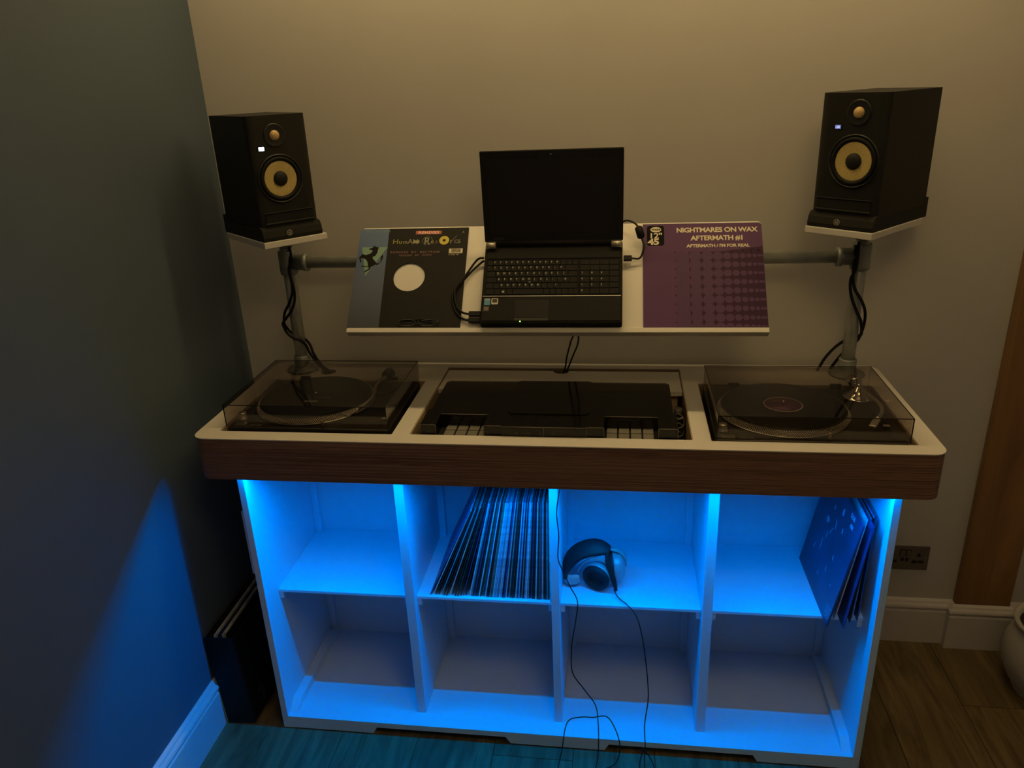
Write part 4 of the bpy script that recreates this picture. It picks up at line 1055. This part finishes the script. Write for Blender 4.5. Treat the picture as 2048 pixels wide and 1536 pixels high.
# ------------------------------------------------------------------ crate of records by the left wall
CRB = mat('crate_black', (.006, .006, .007), .55, spec=.2)
def crate():
    t = thing('record_crate', 'black narrow crate of records on the floor between left wall and cabinet', 'crate', (0, 0, .0062))
    t.rotation_euler = (0, -.062, 0)
    x0, x1, y0, y1, z1 = -.088, .005, .026, .365, .325
    MB().box((x0, y0, .004), (x1, y1, .014)).build('crate_base', BLACKM, t)
    MB().box((x0, y0, .0141), (x1, y0+.006, z1), .001, 1).build('end_panel', CRB, t)
    MB().box((x0, y1-.006, .0141), (x1, y1, z1), .001, 1).build('end_panel', CRB, t)
    MB().box((x1-.005, y0+.0061, .0141), (x1, y1-.0061, z1-.004), .001, 1).build('side_panel', CRB, t)
    MB().box((x0, y0+.0061, .0141), (x0+.005, y1-.0061, z1-.004), .001, 1).build('side_panel', CRB, t)
    MB().box((x0-.0028, y0-.0030, .002), (x0+.0035, y0-.0001, .172), .0005, 1).build('corner_strip', CRW, t)
    SPm = mat('faint_side_print', (.035, .035, .05), .3, noise=.3); 
    for y, z, a, b in ((.10, .075, .02, .012), (.17, .13, .015, .02), (.11, .045, .01, .02), (.2, .2, .014, .010)):
        mb = MB(); mb.X = basis((x1, y, z), (0, 1, 0), (0, 0, 1), (1, 0, 0)); mb.prism(circ(0, 0, a, 12, b), 0, .0005); mb.build('side_print', SPm, t)
    for i, (col, x) in enumerate((('black', -.076), ('white', -.064), ('navy', -.052), ('white', -.0405), ('black', -.029))):
        lab = ['black record nearest the wall in the floor crate', 'pale record second from the wall in the floor crate', 'navy record in the middle of the floor crate', 'pale record fourth from the wall in the floor crate', 'black record farthest from the wall in the floor crate'][i]
        put_record('record', col, (x-.001, .036+.002*i, .0152), math.radians(-2.6), 0, 0, .0040, lab, 'records in the floor crate', i % 3)
crate()

# ------------------------------------------------------------------ wall socket
def socket():
    xc, zc = 2.049, .326
    t = thing('wall_socket', 'brushed metal double socket on the back wall right of the cabinet', 'socket', (xc, YW, zc))
    PLT = mat('socket_plate', (.20, .17, .15), .35, .6, noise=.1)
    hw, hh = .074, .044
    mb = MB(); mb.X = basis((0, -.0002, 0), (1, 0, 0), (0, 0, 1), (0, -1, 0)); mb.prism(rrect(-hw, -hh, hw, hh, .002, 2), 0, .0055, .0012); mb.build('plate', PLT, t)
    def bx(name, x0, z0, x1, z1, d, m):
        return MB().box((x0, -.0056-d, z0), (x1, -.0056, z1), .0004 if d > .001 else 0, 1).build(name, m, t)
    for sx in (-1, 1):
        c = sx*.041
        bx('socket_hole', c-.004, .006, c+.006, .019, .0006, K0)
        bx('socket_hole', c-.018, -.018, c-.002, -.008, .0006, K0); bx('socket_hole', c+.002, -.018, c+.018, -.008, .0006, K0)
        s = bx('switch_well', sx*.0095-.008, .008, sx*.0095+.008, .032, .0008, K0)
        MB().box((sx*.0095-.0055, -.0105, .011), (sx*.0095+.0055, -.0064, .029), .001, 1).build('switch', PLT, t)
        MB().lathe([(.0022, 0), (.0020, .0008), (0, .0009)], (sx*.064, -.0056, .002), (0, -1, 0), 10).build('screw', ALU, t)
    for sx in (-1, 1): bx('usb_port', sx*.007-.005, -.012, sx*.007+.005, .002, .0007, K0)
socket()

# ------------------------------------------------------------------ plant pot
def pot():
    t = thing('plant_pot', 'white rounded plant pot with dark soil at the right wall', 'plant pot', (2.442, .385, 0))
    CER = mat('pot_ceramic', (.46, .44, .44), .35, noise=.05)
    prof = [(.0, 0), (.092, 0), (.096, .006), (.092, .016), (.094, .022), (.118, .050), (.136, .090), (.142, .130), (.138, .170), (.126, .205), (.118, .225), (.120, .236), (.127, .244), (.127, .250), (.121, .253), (.112, .247), (.108, .225), (.0, .222)]
    MB().lathe(prof, (0, 0, .0005), seg=48, cap=False).build('pot_body', CER, t)
    bm = MB(); bm.lathe([(0, .240), (.05, .239), (.10, .235), (.109, .232)], (0, 0, 0), seg=32, cap=False)
    bm.build('soil', mat('potting_soil', (.02, .013, .010), .95, noise=.5, nscale=60, bump=1, bscale=120), t)
pot()
